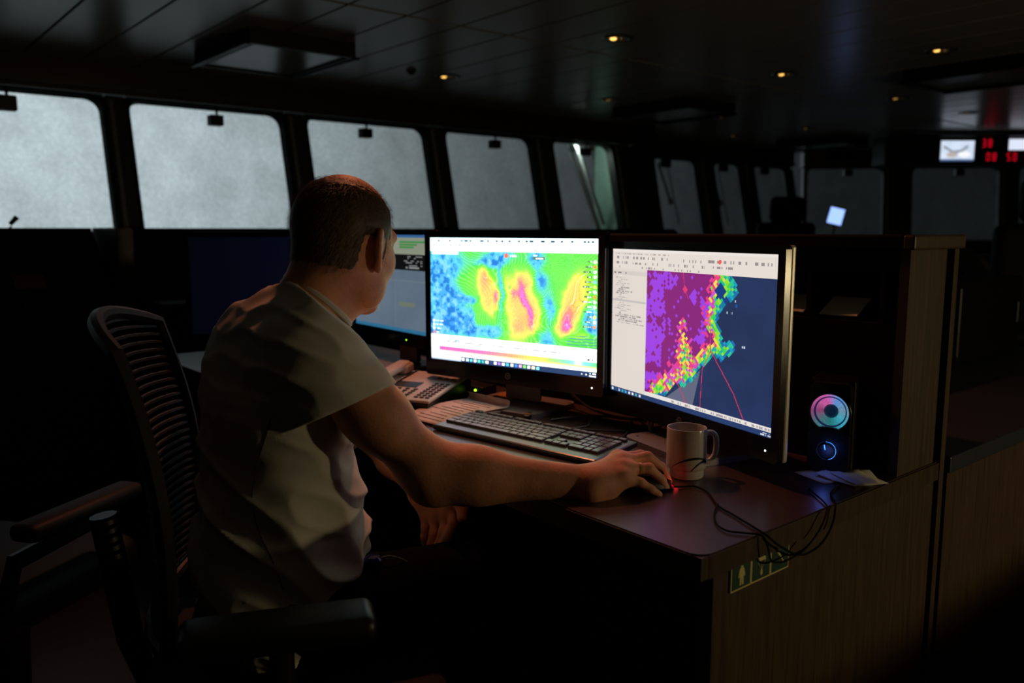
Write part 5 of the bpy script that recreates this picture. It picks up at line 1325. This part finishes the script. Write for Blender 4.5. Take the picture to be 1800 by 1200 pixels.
# ---- hair: cropped shell with single strands, bald on top -----------------
def hair_mask(q):
    """> 0 where hair grows, q in head coordinates"""
    x, y, z = q[..., 0], q[..., 1], q[..., 2]
    crown = np.hypot((x + .000) / .060, y / .047) - 1.0         # bald crown, open to the front
    crown = np.where((x > 0) & (z > .05), np.minimum(crown, np.abs(y) / .050 - 1), crown)
    top = np.where(z > .045, crown * .05, .05)
    nape = z + .050 + .25 * np.maximum(0, x + .04) + .1 * np.abs(y)
    side = np.minimum(.040 - x + .25 * (z - .02), .06)
    ear = np.where(x > -.045, np.maximum(z - .012, np.minimum(np.minimum(x - .010, .028 - x), z + .028)), .05)
    rough_ = .0035 * np.sin(x * 310 + 40 * y) * np.sin(y * 270 + z * 90) + .002 * np.sin(y * 620 + x * 400)
    return np.minimum(np.minimum(top, nape), np.minimum(side, ear)) + rough_
HQ = Field(lo_h + np.array((0, 0, .06)), hi_h, .0034)
HQ.ell(hd(-.012, 0, .028), (.1025, .0815, .094), HM, .02); HQ.ell(hd(.030, 0, -.030), (.0685, .0645, .078), HM, .035); HQ.cone(NT, NB, .0605, .0645, .03); HQ.cone(hd(-.055, 0, -.03), NB - tf * .02, .0425, .050, .03)
s_, P_ = HQ.sub(np.array(HQ.lo) - 1, np.array([a[-1] for a in HQ.ax]) + 1)
q_ = (P_ - HC) @ HM
HQ.F[s_] += .0052 * np.clip(1 - hair_mask(q_) / .020, 0, 1.2)
HQ.F[s_] = np.maximum(HQ.F[s_], -np.clip(hair_mask(q_), -.03, .03) * .35)
hv, hfc = HQ.nets()
hair = link('hair', npmesh('hair', hv - off, hfc, HAIRC), man)
# strands
me = hair.data; nv = len(hv); nor = np.empty(nv * 3, np.float32); me.vertices.foreach_get('normal', nor); nor = nor.reshape(-1, 3)
qv = (hv - HC) @ HM; msk = hair_mask(qv) > -.014
outw = np.einsum('ij,ij->i', nor, (hv - hd(-.01, 0, .0)))
cand = np.where(msk & (outw > .02))[0]
pick = rng.choice(cand, min(14000, len(cand) * 3), replace=True)
p0 = hv[pick] + nor[pick] * .0015 + rng.normal(scale=.0012, size=(len(pick), 3)); nn = nor[pick]
down = -hu * .8 - hf * .5; tang = down - nn * (nn @ down)[:, None]; tang /= np.linalg.norm(tang, axis=1)[:, None] + 1e-6
dirn = tang + nn * .45 + rng.normal(scale=.18, size=nn.shape); dirn /= np.linalg.norm(dirn, axis=1)[:, None]
sidev = np.cross(dirn, nn); sidev /= np.linalg.norm(sidev, axis=1)[:, None] + 1e-6
ln = (.007 + .007 * rng.random(len(pick)))[:, None]; wd = .00022
Vh = np.concatenate([p0 - sidev * wd, p0 + sidev * wd, p0 + dirn * ln]) - off; k_ = len(pick); ii = np.arange(k_)
strands = link('hair_strands', npmesh('hair_strands', Vh, np.stack([ii, ii + k_, ii + 2 * k_], 1), M('hair_strand', (112, 88, 62), .5)), hair); tag(strands, kind='stuff')
